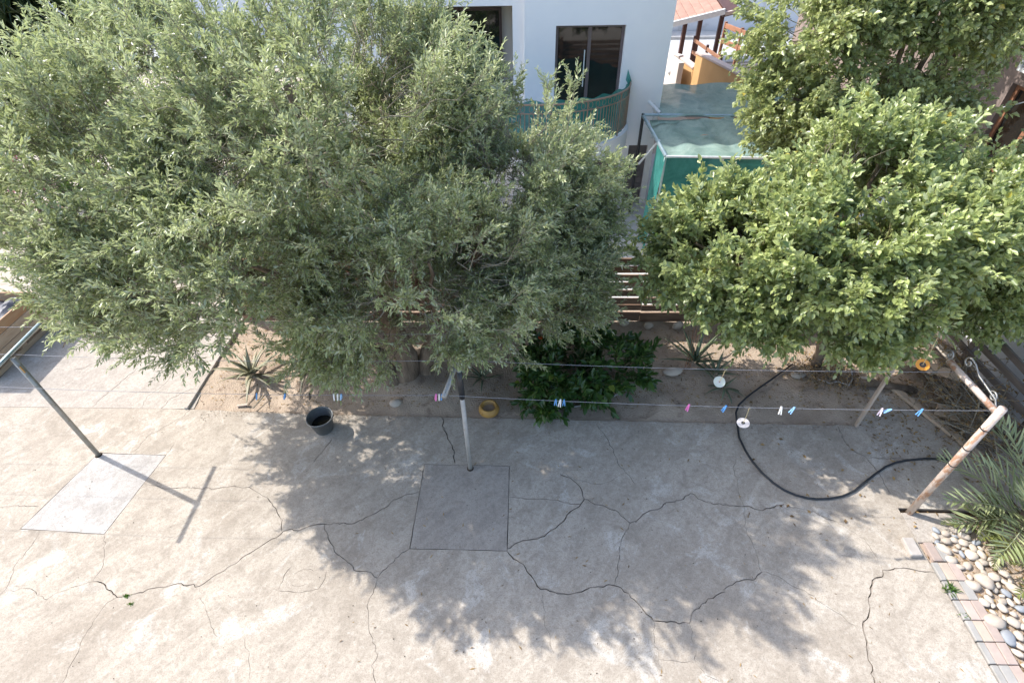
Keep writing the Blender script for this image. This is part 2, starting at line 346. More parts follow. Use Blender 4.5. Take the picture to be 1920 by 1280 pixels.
CRACKS = [[5,[[-7.341,3.584],[-6.935,3.619],[-6.763,3.65],[-6.586,3.638],[-6.415,3.645]]],[4,[[-6.174,3.291],[-6.148,3.063],[-6.17,2.845],[-6.12,2.729],[-6.073,2.573],[-6.091,2.507],[-6.135,2.24]]],[4,[[-6.056,2.551],[-5.808,2.588],[-5.679,2.535],[-5.503,2.462],[-5.453,2.538],[-5.255,2.618],[-5.096,2.676]]],[4,[[-5.096,2.676],[-5.094,2.767],[-5.095,2.884],[-5.17,3.027],[-5.305,3.251]]],[8,[[-5.096,2.676],[-4.921,2.634],[-4.706,2.502],[-4.526,2.541],[-4.275,2.622],[-4.071,2.669],[-3.806,2.64],[-3.699,2.754],[-3.528,2.895],[-3.376,3.04],[-3.199,3.203],[-3.01,3.354],[-2.841,3.361],[-2.691,3.428],[-2.568,3.443],[-2.4,3.459],[-2.274,3.447],[-2.091,3.502],[-1.939,3.599],[-1.832,3.683],[-1.753,3.796],[-1.613,3.869],[-1.43,3.92]]],[4,[[-4.706,2.502],[-4.782,2.441],[-4.807,2.336],[-4.807,2.194],[-4.828,2.056],[-4.792,1.869],[-4.78,1.725],[-4.773,1.638],[-4.748,1.543]]],[6,[[-5.201,4.004],[-5.066,3.975],[-4.88,3.924],[-4.63,3.951],[-4.417,3.947],[-4.2,3.932],[-4.007,3.973],[-3.742,3.967],[-3.607,3.889],[-3.415,3.79],[-3.263,3.651],[-3.118,3.489],[-3.076,3.332]]],[3,[[-3.795,2.64],[-3.709,2.479],[-3.536,2.295],[-3.429,2.176],[-3.353,2.1]]],[3,[[-3.048,2.105],[-2.904,1.846],[-2.849,1.706]]],[5,[[-5.651,4.496],[-5.583,4.832],[-5.475,4.933],[-5.237,5.193],[-5.206,5.354]]],[4,[[-5.144,4.463],[-5.13,4.682]]],[6,[[-2.568,3.443],[-2.475,3.289],[-2.355,3.115],[-2.206,2.996],[-2.096,2.927],[-2.044,2.858],[-1.867,2.838],[-1.739,2.771],[-1.635,2.934],[-1.478,3.091],[-1.426,3.128]]],[4,[[-1.739,2.771],[-1.756,2.638],[-1.789,2.488],[-1.747,2.303],[-1.681,2.147],[-1.568,1.96],[-1.615,1.851],[-1.531,1.695],[-1.464,1.51]]],[10,[[-1.278,5.226],[-1.223,4.971],[-1.066,4.681],[-0.997,4.38]]],[6,[[-0.228,3.857],[0.112,3.832],[0.362,3.813],[0.671,3.763],[0.708,3.769]]],[9,[[-0.233,3.145],[-0.129,3.22],[0.059,3.272],[0.225,3.312],[0.348,3.416],[0.499,3.562],[0.604,3.685],[0.708,3.769],[0.759,3.846],[0.725,3.998],[0.607,4.145],[0.455,4.219]]],[10,[[-0.232,3.116],[-0.148,3.014],[-0.033,2.957],[0.057,2.821],[0.167,2.667],[0.319,2.637],[0.515,2.619],[0.671,2.664],[0.742,2.698],[1.008,2.724],[1.092,2.692],[1.186,2.587],[1.279,2.494],[1.33,2.413],[1.398,2.344],[1.63,2.338],[1.783,2.324]]],[3,[[0.187,2.603],[0.202,2.315],[0.26,2.14],[0.296,2.01]]],[7,[[-2.787,5.266],[-2.805,5.058]]],[7,[[-2.844,4.789],[-2.916,4.551],[-2.984,4.368]]],[9,[[0.755,3.84],[0.934,3.758],[1.148,3.684],[1.232,3.585],[1.306,3.507],[1.422,3.561],[1.534,3.656],[1.688,3.699],[1.776,3.777],[2.011,3.841],[2.158,3.942],[2.326,3.817],[2.536,3.772],[2.801,3.759],[3.027,3.707],[3.19,3.758],[3.326,3.801]]],[5,[[3.326,3.801],[3.404,3.747],[3.564,3.722],[3.688,3.67],[3.818,3.579],[3.967,3.541]]],[5,[[1.306,3.507],[1.169,3.287],[1.118,3.067],[1.066,2.836],[1.021,2.735]]],[7,[[1.783,2.324],[1.841,2.441],[1.969,2.536],[2.14,2.622],[2.259,2.667],[2.322,2.739],[2.518,2.812],[2.653,2.826],[2.756,2.906]]],[4,[[2.756,2.906],[2.889,2.874],[3.007,2.776],[3.17,2.691],[3.291,2.567],[3.417,2.466],[3.571,2.301]]],[5,[[0.993,5.182],[1.058,5.021],[1.151,4.846],[1.214,4.676],[1.272,4.384],[1.37,4.23],[1.451,4.08]]],[3,[[2.953,4.627],[2.84,4.369],[2.804,4.066],[2.795,3.781],[2.712,3.384],[2.751,3.21],[2.741,2.997],[2.756,2.906]]],[3,[[1.398,2.344],[1.371,2.14],[1.386,1.965],[1.571,1.95],[1.764,1.931],[1.785,2.109],[1.783,2.324]]],[3,[[1.764,1.931],[1.836,1.823],[1.975,1.766]]],[3,[[0.513,4.251],[0.662,4.131],[0.863,4.073],[1.069,4.09],[1.249,4.198]]],[8,[[4.157,2.95],[4.279,2.957],[4.416,2.978],[4.531,2.955],[4.627,2.932],[4.738,2.921],[4.76,2.912]]],[11,[[4.157,2.95],[4.139,2.894],[3.981,2.827],[3.912,2.736],[3.844,2.629],[3.813,2.526],[3.748,2.425],[3.65,2.341],[3.616,2.229],[3.582,2.12],[3.556,2.029],[3.562,1.941],[3.512,1.868],[3.511,1.784],[3.453,1.556]]],[4,[[4.157,2.95],[4.153,3.035],[4.153,3.151],[4.125,3.331],[3.979,3.475],[3.829,3.581],[3.672,3.677]]],[7,[[4.554,5.103],[4.53,4.8],[4.593,4.628],[4.708,4.53],[4.737,4.353],[4.746,4.143],[4.756,3.967]]],[6,[[4.708,4.53],[5.065,4.52],[5.42,4.51],[5.983,4.475]]]]
CRACKS_PATH = [[6,[[-6.786,5.369],[-6.756,5.565],[-6.682,5.768],[-6.627,5.978],[-6.551,6.244]]],[6,[[-7.618,6.19],[-7.443,6.239],[-7.375,6.352],[-7.207,6.418],[-6.981,6.553]]],[4,[[-7.207,6.418],[-6.941,6.403],[-6.728,6.355]]],[4,[[-6.002,5.334],[-6.026,5.613],[-5.943,5.744],[-5.882,5.922],[-5.887,6.106]]],[6,[[-5.7,5.323],[-5.617,5.573],[-5.487,5.703],[-5.311,5.792],[-5.281,5.821]]],[3,[[-7.68,5.644],[-7.505,5.912],[-7.393,6.16],[-7.361,6.255]]]]
# ================================================================ the setting
def jag(pts, step=.042, amp=.017, rng=random):
    """a surveyed crack line broken into short uneven steps"""
    out = []
    for (x0, y0), (x1, y1) in zip(pts[:-1], pts[1:]):
        L = math.hypot(x1 - x0, y1 - y0); n = max(1, int(L / step))
        nx, ny = -(y1 - y0) / max(L, 1e-6), (x1 - x0) / max(L, 1e-6)
        for i in range(n):
            t = i / n; a = 0 if i == 0 else rng.uniform(-amp, amp)
            t += 0 if i == 0 else rng.uniform(-.3, .3) / n
            out.append((x0 + (x1 - x0) * t + nx * a, y0 + (y1 - y0) * t + ny * a))
    out.append(tuple(pts[-1])); return out
def ribbon(pts, wd, rng=random, taper=True):
    """quads of uneven width along a line"""
    n = len(pts); Ls = []; Rs = []
    for i, p in enumerate(pts):
        a = pts[max(i - 1, 0)]; b = pts[min(i + 1, n - 1)]
        dx, dy = b[0] - a[0], b[1] - a[1]; L = math.hypot(dx, dy) or 1
        k = wd * .5 * rng.uniform(.45, 1.45)
        if taper and i in (0, n - 1): k *= .4
        Ls.append((p[0] - dy / L * k, p[1] + dx / L * k)); Rs.append((p[0] + dy / L * k, p[1] - dx / L * k))
    return [(Ls[i], Rs[i], Rs[i + 1], Ls[i + 1]) for i in range(n - 1)]
def slab(name, outline, cracks, patches, mat, z=0.0, depth=.05, halo=()):
    """a cracked slab: the cracks are real gaps; patches come back as objects of their own"""
    verts = []; faces = []; kinds = []
    def poly(P, k):
        n = len(verts); verts.extend(Vector((p[0], p[1])) for p in P); faces.append(list(range(n, n + len(P)))); kinds.append(k)
    def ccw(P): return P if sum(P[i][0] * P[(i + 1) % len(P)][1] - P[(i + 1) % len(P)][0] * P[i][1] for i in range(len(P))) > 0 else P[::-1]
    poly(ccw(outline), 0)
    for i, P in enumerate(patches): poly(ccw(P[1]), 10 + i)
    for q in cracks: poly(ccw(list(q)), 1)
    for q in halo: poly(ccw(list(q)), 2)
    V, Ed, F, ov, oe, of = delaunay_2d_cdt(verts, [], faces, 1, 1e-5)
    lab = []
    for fo in of:
        ks = [kinds[i] for i in fo]
        if 1 in ks or 0 not in ks: lab.append(-1)
        else:
            p = [k for k in ks if k >= 10]; lab.append(p[0] if p else 0)
    objs = {}
    for L in [0] + [10 + i for i in range(len(patches))]:
        vs = []; fs = []; idx = {}; ec = {}; mi = []
        for f, l, fo in zip(F, lab, of):
            if l != L: continue
            t = []
            for i in f:
                if i not in idx: idx[i] = len(vs); vs.append((V[i].x, V[i].y, z))
                t.append(idx[i])
            a, b, c = (Vector(vs[t[j]]) for j in range(3))
            if (b - a).cross(c - a).z < 0: t = t[::-1]
            fs.append(tuple(t)); mi.append(1 if any(kinds[i] == 2 for i in fo) else 0)
            for j in range(3):
                e = (t[j], t[(j + 1) % 3]); ec[e] = 1
        for (a, b) in list(ec):
            if (b, a) not in ec:
                n = len(vs); A = vs[a]; B = vs[b]
                vs += [A, B, (B[0], B[1], z - depth), (A[0], A[1], z - depth)]
                fs.append((n + 1, n, n + 3, n + 2)); mi.append(1)
        objs[L] = (vs, fs, mi)
    root = mobj(name, *objs[0][:2], [mat, MAT['crackdirt']]); tag(root, kind='structure'); root.data.polygons.foreach_set('material_index', objs[0][2])
    for i, P in enumerate(patches):
        if objs[10 + i][1]: mobj(P[0], *objs[10 + i][:2], [P[2], MAT['crackdirt']], root).data.polygons.foreach_set('material_index', objs[10 + i][2])
    return root
rc = random.Random(3)
SQ_L = [(-6.146, 4.50), (-5.148, 4.473), (-5.321, 3.267), (-6.446, 3.324)]
SQ_M = [(-1.419, 4.358), (-.238, 4.344), (-.232, 3.12), (-1.424, 3.131)]
METER = [(-2.80, 2.84), (-2.52, 2.92), (-2.40, 2.66), (-2.84, 2.60)]
quads = []; halo = []
for wd, pts in CRACKS:
    line = jag(pts, rng=rc); quads += ribbon(line, wd * .001 * 1.05, rc)
    if wd >= 6: halo += ribbon(line[::2] + ([line[-1]] if len(line) % 2 == 0 else []), wd * .001 * 1.9, rc)
MC = [(-2.63 + .125 * math.cos(t) + .03 * math.sin(t), 2.76 + .105 * math.sin(t)) for t in [2 * math.pi * k / 18 for k in range(19)]]
quads += ribbon(jag(MC[2:9], .05, .004, rc), .0028, rc) + ribbon(jag(MC[11:17], .05, .004, rc), .0028, rc)
quads += ribbon(jag([(-2.86, 2.61), (-2.62, 2.585), (-2.40, 2.63), (-2.36, 2.75), (-2.37, 2.86)], .04, .008, rc), .004, rc) + ribbon(jag([(-2.86, 2.63), (-2.85, 2.8), (-2.79, 2.9)], .04, .008, rc), .005, rc)
for sq, wd in ((SQ_L, .007), (SQ_M, .008)):
    for i in range(4): quads += ribbon(jag([sq[i], sq[(i + 1) % 4]], .12, .003, rc), wd, rc, False)
quads += ribbon(jag([(-14, 5.40), (-9, 5.40), (-7, 5.38), (-5.15, 5.335)], .15, .006, rc), .012, rc, False)
front = jag([(-5.13, 5.322), (-3.153, 5.252), (-1.267, 5.205), (1.055, 5.162), (3.244, 5.12), (4.706, 5.103), (4.90, 5.10), (4.96, 5.55), (5.05, 5.82), (5.28, 5.86), (5.55, 5.72)], .12, .012, rc)
patio_out = [(-14, -3), (4.74, -3), (4.74, 3.76), (6.2, 3.72), (6.35, 4.6), (5.55, 5.72)][:5] + front[::-1] + [(-5.15, 5.335), (-14, 5.40)]
patio = slab('patio', patio_out, quads, [('pale_slab', SQ_L, MAT['concrete_white']), ('grey_slab', SQ_M, MAT['concrete_grey'])], MAT['concrete'], halo=halo)
q2 = []
for wd, pts in CRACKS_PATH: q2 += ribbon(jag(pts, rng=rc), wd * .001 * 1.2, rc)
path = slab('path', [(-14, 5.41), (-5.16, 5.345), (-5.26, 6.3), (-5.36, 7.6), (-14, 7.75)], q2, [], MAT['concrete_path'], z=-.006)
# ground: one sheet; the neighbours' yard lies lower, the road beyond is level again
def gz(x, y):
    s = min(max((y - 7.85) / .5, 0), 1); s *= min(max((x + 3.5) / 2, 0), 1)
    u = min(max((y - 18.5) / 2.5, 0), 1)
    return -.055 - 1.25 * s * (1 - u)
xs = [-400, -150, -60, -30, -20] + [-14 + .5 * i for i in range(57)] + [20, 30, 60, 150, 400]
ys = [-60, -20, -6, 0, 3, 5, 6, 7, 7.6, 7.85, 7.95, 8.05, 8.15, 8.25, 8.35, 8.6] + [9 + .8 * i for i in range(18)] + [26, 32, 45, 70, 120, 250, 600]
gv = [(x, y, gz(x, y)) for y in ys for x in xs]; nx = len(xs)
gf = [(j * nx + i, j * nx + i + 1, (j + 1) * nx + i + 1, (j + 1) * nx + i) for j in range(len(ys) - 1) for i in range(nx - 1)]
tag(mobj('ground', gv, gf, MAT['dust'], None, True), kind='structure')
# dark dirt under the cracked slabs
tag(mobj('subsoil', [(-14, -3, -.047), (6.3, -3, -.047), (6.3, 5.06, -.047), (-5.2, 5.2, -.047), (-5.2, 5.45, -.047), (-14, 5.5, -.047)], [(0, 1, 2, 3, 4, 5)], MAT['dirt']), kind='structure')
tag(mobj('subsoil', [(-14, 5.52, -.046), (-5.2, 5.47, -.046), (-5.4, 7.6, -.046), (-14, 7.7, -.046)], [(0, 1, 2, 3)], MAT['dirt']), kind='structure')

# garden bed: lumpy sandy soil with a watering hollow at the shrub
def soil_z(x, y):
    p = Vector((x * 1.1, y * 1.1, 0))
    z = -.012 + .045 * noise.fractal(p, 1.0, 2.0, 4) + .012 * noise.noise(Vector((x * 9, y * 9, 3)))+ .008 * noise.noise(Vector((x * 23, y * 23, 7)))
    d = math.hypot((x - 1.1) / .8, (y - 5.5) / .42); z += -.10 * math.exp(-d ** 4) + .05 * math.exp(-((d - 1.25) / .2) ** 2)
    d = math.hypot(x + 1.9, y - 6.0); z += .12 * math.exp(-(d / .55) ** 2)
    if y < 5.45: z = min(z, -.012 + (y - 5.3) * .2 + .01)
    if y > 7.25: z -= .0
    return max(z, -.045)
sx = [-5.3 + .06 * i for i in range(205)]; sy = [5.06 + .06 * i for i in range(48)]
sv_ = [(x, y, soil_z(x, y)) for y in sy for x in sx]; nx = len(sx)
sf = [(j * nx + i, j * nx + i + 1, (j + 1) * nx + i + 1, (j + 1) * nx + i) for j in range(len(sy) - 1) for i in range(nx - 1)]
bed = tag(mobj('garden_bed', sv_, sf, MAT['soil'], None, True), kind='structure')
# soil under the palm and stone border, right of the patio
def side_z(x, y): return -.03 + .03 * noise.fractal(Vector((x * 2, y * 2, 5)), 1, 2, 4) + .06 * max(0, x - 5.6)
sx = [4.76 + .07 * i for i in range(52)]; sy = [-.6 + .07 * i for i in range(62)]; nx = len(sx)
tag(mobj('side_bed', [(x, y, side_z(x, y)) for y in sy for x in sx],
    [(j * nx + i, j * nx + i + 1, (j + 1) * nx + i + 1, (j + 1) * nx + i) for j in range(len(sy) - 1) for i in range(nx - 1)], MAT['soil'], None, True), kind='structure')
# kerb strip between path and bed, step slab by the right post
tag(MB().box((-5.30, 5.33, -.05), (-5.235, 7.55, .035), .008, Matrix.Rotation(R(0), 4, 'Z')).build('bed_kerb', MAT['concrete_path']), kind='structure')
tag(MB().box((4.75, 3.30, -.06), (5.42, 3.70, -.008), .006).build('step_slab', MAT['concrete_path']), kind='structure')

# road, kerbs beyond the yard
tag(bx('road', (-30, 24.2, -.2), (60, 27.9, 0.0), MAT['road']), kind='structure')
tag(bx('pavement', (-30, 27.95, -.2), (60, 29.0, .13), MAT['kerb'], bev=.02), kind='structure')
yard = tag(bx('yard_paving', (-2, 8.5, -1.34), (12, 18.2, -1.29), MAT['kerb']), kind='structure')
# ================================================================ far things: walls, houses, pergolas
bw = empty('boundary_wall', (20, 29.3, 0), 'long white rendered wall across the road behind the tiled pergola', 'wall')
bx('wall', (-30, 29.1, -.1), (60, 29.35, 2.6), MAT['farwall'], bw, .01); bx('coping', (-30, 29.02, 2.6), (60, 29.43, 2.68), MAT['kerb'], bw, .01)

# ---- white house
H = empty('white_house', (1.5, 15, -1.3), 'white rendered house with curved balcony and sliding glass door', 'house')
def wall_with_holes(name, x0, x1, z0, z1, y, t, holes, mat, parent):
    """front wall made of blocks round rectangular openings"""
    xs = sorted({x0, x1} | {h[0] for h in holes} | {h[1] for h in holes}); zs = sorted({z0, z1} | {h[2] for h in holes} | {h[3] for h in holes})
    vs = {}; V = []; F = []
    def vid(p):
        if p not in vs: vs[p] = len(V); V.append(p)
        return vs[p]
    nX, nZ = len(xs) - 1, len(zs) - 1
    solid = [[not any(h[0] <= (xs[i] + xs[i + 1]) / 2 <= h[1] and h[2] <= (zs[k] + zs[k + 1]) / 2 <= h[3] for h in holes) for k in range(nZ)] for i in range(nX)]
    S = lambda i, k: 0 <= i < nX and 0 <= k < nZ and solid[i][k]
    for i in range(nX):
        for k in range(nZ):
            if not solid[i][k]: continue
            a, b, c, d = xs[i], xs[i + 1], zs[k], zs[k + 1]; q = lambda *p: F.append(tuple(vid(v) for v in p))
            q((a, y, c), (b, y, c), (b, y, d), (a, y, d)); q((b, y + t, c), (a, y + t, c), (a, y + t, d), (b, y + t, d))
            if not S(i - 1, k): q((a, y + t, c), (a, y, c), (a, y, d), (a, y + t, d))
            if not S(i + 1, k): q((b, y, c), (b, y + t, c), (b, y + t, d), (b, y, d))
            if not S(i, k - 1): q((a, y + t, c), (b, y + t, c), (b, y, c), (a, y, c))
            if not S(i, k + 1): q((a, y, d), (b, y, d), (b, y + t, d), (a, y + t, d))
    return mobj(name, V, F, mat, parent)
hw = wall_with_holes('wall', -.08, 3.45, -1.3, 6.75, 14.5, .28, [(.68, 2.35, 1.02, 3.31), (1.15, 2.42, -1.29, .28), (2.78, 3.3, -1.29, .42)], MAT['wall_white'], H)
bx('side_wall', (3.17, 14.79, -1.3), (3.448, 21, 6.75), MAT['wall_white'], H)
wall_with_holes('wing_wall', -5.5, -.085, -1.3, 6.75, 14.95, .2, [(-3.4, -.37, .9, 3.66)], MAT['wall_white'], H)
bx('roof', (-5.6, 14.42, 6.752), (3.55, 21, 6.95), MAT['wall_white'], H, .01)
# loggia behind the wing opening
lg = MB(); lg.quad((-3.4, 16.1, .9), (-.37, 16.1, .9), (-.37, 16.1, 3.66), (-3.4, 16.1, 3.66)); lg.quad((-.37, 16.1, .9), (-.37, 15.151, .9), (-.37, 15.151, 3.66), (-.37, 16.1, 3.66))
lg.quad((-3.4, 15.151, 3.66), (-3.4, 16.1, 3.66), (-.37, 16.1, 3.66), (-.37, 15.151, 3.66)); lg.quad((-3.4, 15.151, .9), (-.37, 15.151, .9), (-.37, 16.1, .9), (-3.4, 16.1, .9)); lg.quad((-3.4, 15.151, .9), (-3.4, 16.1, .9), (-3.4, 16.1, 3.66), (-3.4, 15.151, 3.66))
lg.build('loggia', MAT['wall_cream'], H)
def window(name, x0, x1, z0, z1, y, fm, parent, fr=.07, mull=True, curtain=False):
    W = MB(); W.box((x0, y, z1 - fr), (x1, y + .06, z1)); W.box((x0, y, z0), (x0 + fr, y + .06, z1 - fr)); W.box((x1 - fr, y, z0), (x1, y + .06, z1 - fr)); W.box((x0 + fr, y, z0), (x1 - fr, y + .06, z0 + fr * .7))
    o = W.build(name, fm, parent)
    xm = (x0 + x1) / 2
    if mull: bx('sash_post', (xm - .04, y - .012, z0 + .05), (xm + .04, y + .048, z1 - fr), fm, o)
    for a, b in (((x0 + fr, xm - .04), (xm + .04, x1 - fr)) if mull else ((x0 + fr, x1 - fr),)):
        bx('pane', (a, y + .025, z0 + fr * .7), (b, y + .034, z1 - fr), MAT['glass'], o)
    return o
wd = window('sliding_door', .68, 2.35, 1.02, 3.31, 14.66, MAT['frame_grey'], H)
bx('handle', (1.40, 14.635, 1.9), (1.425, 14.648, 2.75), MAT['whitemetal'], wd)
bx('curtain', (.755, 14.71, 1.08), (1.46, 14.73, 2.25), MAT['curtain'], wd)
window('window', -3.0, -.68, 1.6, 3.45, 16.02, MAT['frame_brown'], H)
for x0, x1, z1 in ((1.15, 2.42, .28), (2.78, 3.3, .42)):
    s = bx('shutter', (x0, 14.62, -1.29), (x1, 14.66, z1), MAT['shutter'], H)
    for k in range(9):
        zz = -1.25 + k * (z1 + 1.25) / 9
        bx('louvre', (x0 + .06, 14.60, zz), (x1 - .06, 14.615, zz + (z1 + 1.25) / 9 - .035), MAT['shutter'], s)
# balcony: half-ellipse floor, white fascia, bowed railing backed by teal net
def arc(t, a=2.4, b=1.72): return (.2 + a * math.cos(t), 14.495 - b * math.sin(t))
N = 48; V = []; F = []
for z in (.58, 1.0):
    for i in range(N + 1): x, y = arc(math.pi * i / N, 2.46, 1.78); V.append((x, y, z))
for i in range(N): F.append((i + 1, i, N + 1 + i, N + 2 + i))
F.append(tuple(range(N + 1))); F.append(tuple(reversed(range(N + 1, 2 * N + 2))))
mobj('balcony', V, F, MAT['wall_white'], H)
rl = empty('balcony_railing', (.2, 14.495, 1.0)); rl.parent = H; rl.location = Vector((.2, 14.495, 1.0)) - H.location
def ring(z, r, name, mat):
    MB().tube([(*arc(math.pi * i / N), z) for i in range(N + 1)], r, 6).build(name, mat, rl)
ring(2.06, .022, 'top_rail', MAT['rail']); ring(1.86, .014, 'middle_rail', MAT['rail']); ring(1.12, .016, 'bottom_rail', MAT['rail'])
for i in range(0, 73):
    x, y = arc(math.pi * (i + .3) / 73.5); big = i % 12 == 0
    o = MB().tube([(x, y, 1.0 if big else 1.12), (x, y, 2.06 if big else 1.86)], .018 if big else .010, 5).build('post' if big else 'baluster', MAT['rail'], rl)
for i in range(36):
    t = math.pi * (i + .5) / 36; x, y = arc(t); tx, ty = -2.4 * math.sin(t), -1.72 * math.cos(t); L = math.hypot(tx, ty); tx /= L; ty /= L
    MB().tube([(x + tx * .055 * math.cos(u), y + ty * .055 * math.cos(u), 1.96 + .075 * math.sin(u)) for u in [2 * math.pi * k / 10 for k in range(11)]], .006, 4, False).build('scroll', MAT['rail'], rl)
V = []; F = []
for k, z in enumerate((1.02, 1.3, 1.6, 1.9, 2.12)):
    for i in range(N * 2 + 1):
        t = math.pi * i / (2 * N); x, y = arc(t, 2.36 + .012 * math.sin(i * 1.3 + k), 1.68 + .012 * math.cos(i * .9 + k)); V.append((x, y, z + (.03 * math.sin(i * .8) if k == 4 else 0)))
m2 = 2 * N + 1
for k in range(4):
    for i in range(2 * N): F.append((k * m2 + i, k * m2 + i + 1, (k + 1) * m2 + i + 1, (k + 1) * m2 + i))
mobj('screen_net', V, F, MAT['net_teal'], rl, True)
# torn flap of net where the railing meets the wall
mobj('net_flap', [(2.56, 14.42, 1.98), (2.62, 14.40, 2.08), (2.56, 14.40, 2.22), (2.50, 14.44, 2.36), (2.48, 14.46, 2.1)], [(0, 1, 2, 3, 4)], MAT['net_teal'], rl)

# ---- shade-net shelter along the house
G = empty('net_shelter', (4.5, 13, -1.3), 'green shade net shelter on a pipe frame beside the white house', 'shelter')
def gtube(name, a, b, r, mat): MB().tube([a, b], r, 8).build(name, mat, G)
gtube('rail', (2.93, 13.94, 1.42), (7.4, 13.66, 1.42), .035, MAT['galv_blue']); gtube('rail', (2.93, 13.94, 1.40), (3.05, 11.5, 1.36), .04, MAT['galv_blue']); gtube('rail', (3.05, 11.5, 1.36), (7.4, 11.25, 1.36), .03, MAT['whitemetal'])
gtube('post', (2.93, 13.94, -1.3), (2.93, 13.94, 1.45), .04, MAT['black']); gtube('post', (3.08, 11.55, -1.3), (3.06, 11.55, 1.36), .035, MAT['whitemetal'])
gtube('post', (4.3, 11.45, -1.3), (4.28, 11.43, 1.33), .03, MAT['whitemetal']); gtube('post', (5.6, 11.4, -1.3), (5.6, 11.38, 1.33), .03, MAT['whitemetal']); gtube('post', (7.3, 11.3, -1.3), (7.3, 11.28, 1.33), .035, MAT['whitemetal'])
gtube('post', (7.3, 13.68, -1.3), (7.3, 13.68, 1.42), .035, MAT['black'])
gtube('brace', (2.80, 13.0, .55), (3.08, 12.45, 1.35), .028, MAT['whitemetal']); gtube('brace', (3.25, 14.0, .8), (3.22, 14.25, 1.6), .03, MAT['whitemetal'])
gtube('rail', (3.1, 14.3, 1.62), (3.35, 13.95, 1.46), .04, MAT['whitemetal'])
def netgrid(name, x0, x1, y0, y1, zf, nx, ny, mat, edge=None):
    V = []; F = []
    for j in range(ny + 1):
        for i in range(nx + 1):
            u, v = i / nx, j / ny; x = x0 + (x1 - x0) * u; y = y0 + (y1 - y0) * v
            if edge and j == ny: y -= edge(x)
            V.append((x, y, zf(x, y, u, v)))
    for j in range(ny):
        for i in range(nx): F.append((j * (nx + 1) + i, j * (nx + 1) + i + 1, (j + 1) * (nx + 1) + i + 1, (j + 1) * (nx + 1) + i))
    return mobj(name, V, F, mat, G, True)
sag = lambda x, y, u, v: 1.36 + .07 * v + .034 * math.sin(x * 9.3 + .9 * math.sin(y * 3)) * math.sin(math.pi * min(max(v, .06), .94)) - .05 * math.sin(math.pi * v) + .035 * noise.noise(Vector((x * 2.2, y * 5, 0)))
netgrid('roof_net', 3.02, 7.4, 11.45, 13.62, sag, 70, 24, MAT['net'], lambda x: max(0, .42 - .30 * (x - 3.0)) + .07 * math.sin(x * 11))
netgrid('roof_net', 3.3, 7.4, 13.70, 16.15, lambda x, y, u, v: 1.45 + .05 * v - .03 * math.sin(math.pi * v) + .02 * math.sin(x * 5) + .05 * noise.noise(Vector((x * 1.5, y * 5, 8))), 60, 26, MAT['net'])
# front and side curtains of teal net, hanging in folds
V = []; F = []; nx, nz = 60, 12
for j in range(nz + 1):
    for i in range(nx + 1):
        u, v = i / nx, j / nz; x = 3.06 + 4.3 * u; V.append((x, 11.47 - .22 * u + .09 * v * math.sin(x * 8 + 3 * v) + .22 * v * noise.noise(Vector((x * 1.5, v * 2.5, 1))), 1.35 - 2.5 * v))
for j in range(nz):
    for i in range(nx): F.append((j * (nx + 1) + i, (j + 1) * (nx + 1) + i, (j + 1) * (nx + 1) + i + 1, j * (nx + 1) + i + 1))
mobj('front_net', V, F, MAT['net_teal'], G, True)
V = []; F = []; nx = 30
for j in range(nz + 1):
    for i in range(nx + 1):
        u, v = i / nx, j / nz; y = 11.49 + .7 * u; V.append((3.04 - .06 * u + .05 * v * math.sin(y * 14) - .10 * v, y, 1.35 - 2.4 * v))
for j in range(nz):
    for i in range(nx): F.append((j * (nx + 1) + i, (j + 1) * (nx + 1) + i, (j + 1) * (nx + 1) + i + 1, j * (nx + 1) + i + 1))
mobj('side_net', V, F, MAT['net_teal'], G, True)
for x, y in ((4.0, 12.5), (5.0, 12.3)):
    mobj('fallen_leaf', [(x, y, 1.43), (x + .09, y - .05, 1.46), (x + .22, y + .01, 1.45), (x + .1, y + .05, 1.44)], [(0, 1, 2, 3)], MAT['plank_rust'], G)
# reddish clutter under the torn net
cr = empty('brick_stack', (4.0, 14.2, -1.3), 'stack of reddish bricks under the torn net by the house corner', 'bricks')
for k in range(11):
    for i in range(5):
        bx('brick', (3.75 + i * .23, 14.0, -1.29 + k * .2), (3.96 + i * .23, 14.4, -1.10 + k * .2), MAT['terracotta'], cr, .01)

# ---- ochre stepped wall
S = empty('stepped_wall', (6.0, 20.5, -1.3), 'ochre garden wall stepping up beside the net shelter', 'wall')
def seg(name, a, b, z0, z1, t, mat, parent):
    a = Vector(a); b = Vector(b); d = (b - a); L = d.length; M = Matrix.Translation((a.x, a.y, 0)) @ Matrix.Rotation(math.atan2(d.y, d.x), 4, 'Z')
    return MB().box((0, -t / 2, z0), (L, t / 2, z1), .008, M).build(name, mat, parent)
seg('lower_wall', (5.70, 21.85), (5.90, 20.42), -1.3, .74, .2, MAT['ochre'], S); seg('coping', (5.70, 21.87), (5.90, 20.42), .74, .81, .26, MAT['coping'], S)
seg('upper_wall', (5.90, 20.40), (7.2, 15.6), -1.3, 1.24, .2, MAT['ochre'], S); seg('coping', (5.89, 20.42), (7.2, 15.6), 1.24, 1.31, .26, MAT['coping'], S)
seg('end_wall', (5.0, 22.6), (5.66, 21.75), -1.3, .86, .25, MAT['wall_cream'], S); seg('wing_wall', (5.15, 21.9), (5.42, 20.6), -1.3, .9, .2, MAT['wall_cream'], S); seg('ramp_coping', (5.42, 20.6), (6.3, 18.9), -1.3, .05, .3, MAT['coping'], S)
MB().lathe([(0, .09), (.06, .07), (.09, 0), (.06, -.07), (0, -.09)], (5.2, 21.2, .45), 12).build('wall_lamp', MAT['whitemetal'], S, True)

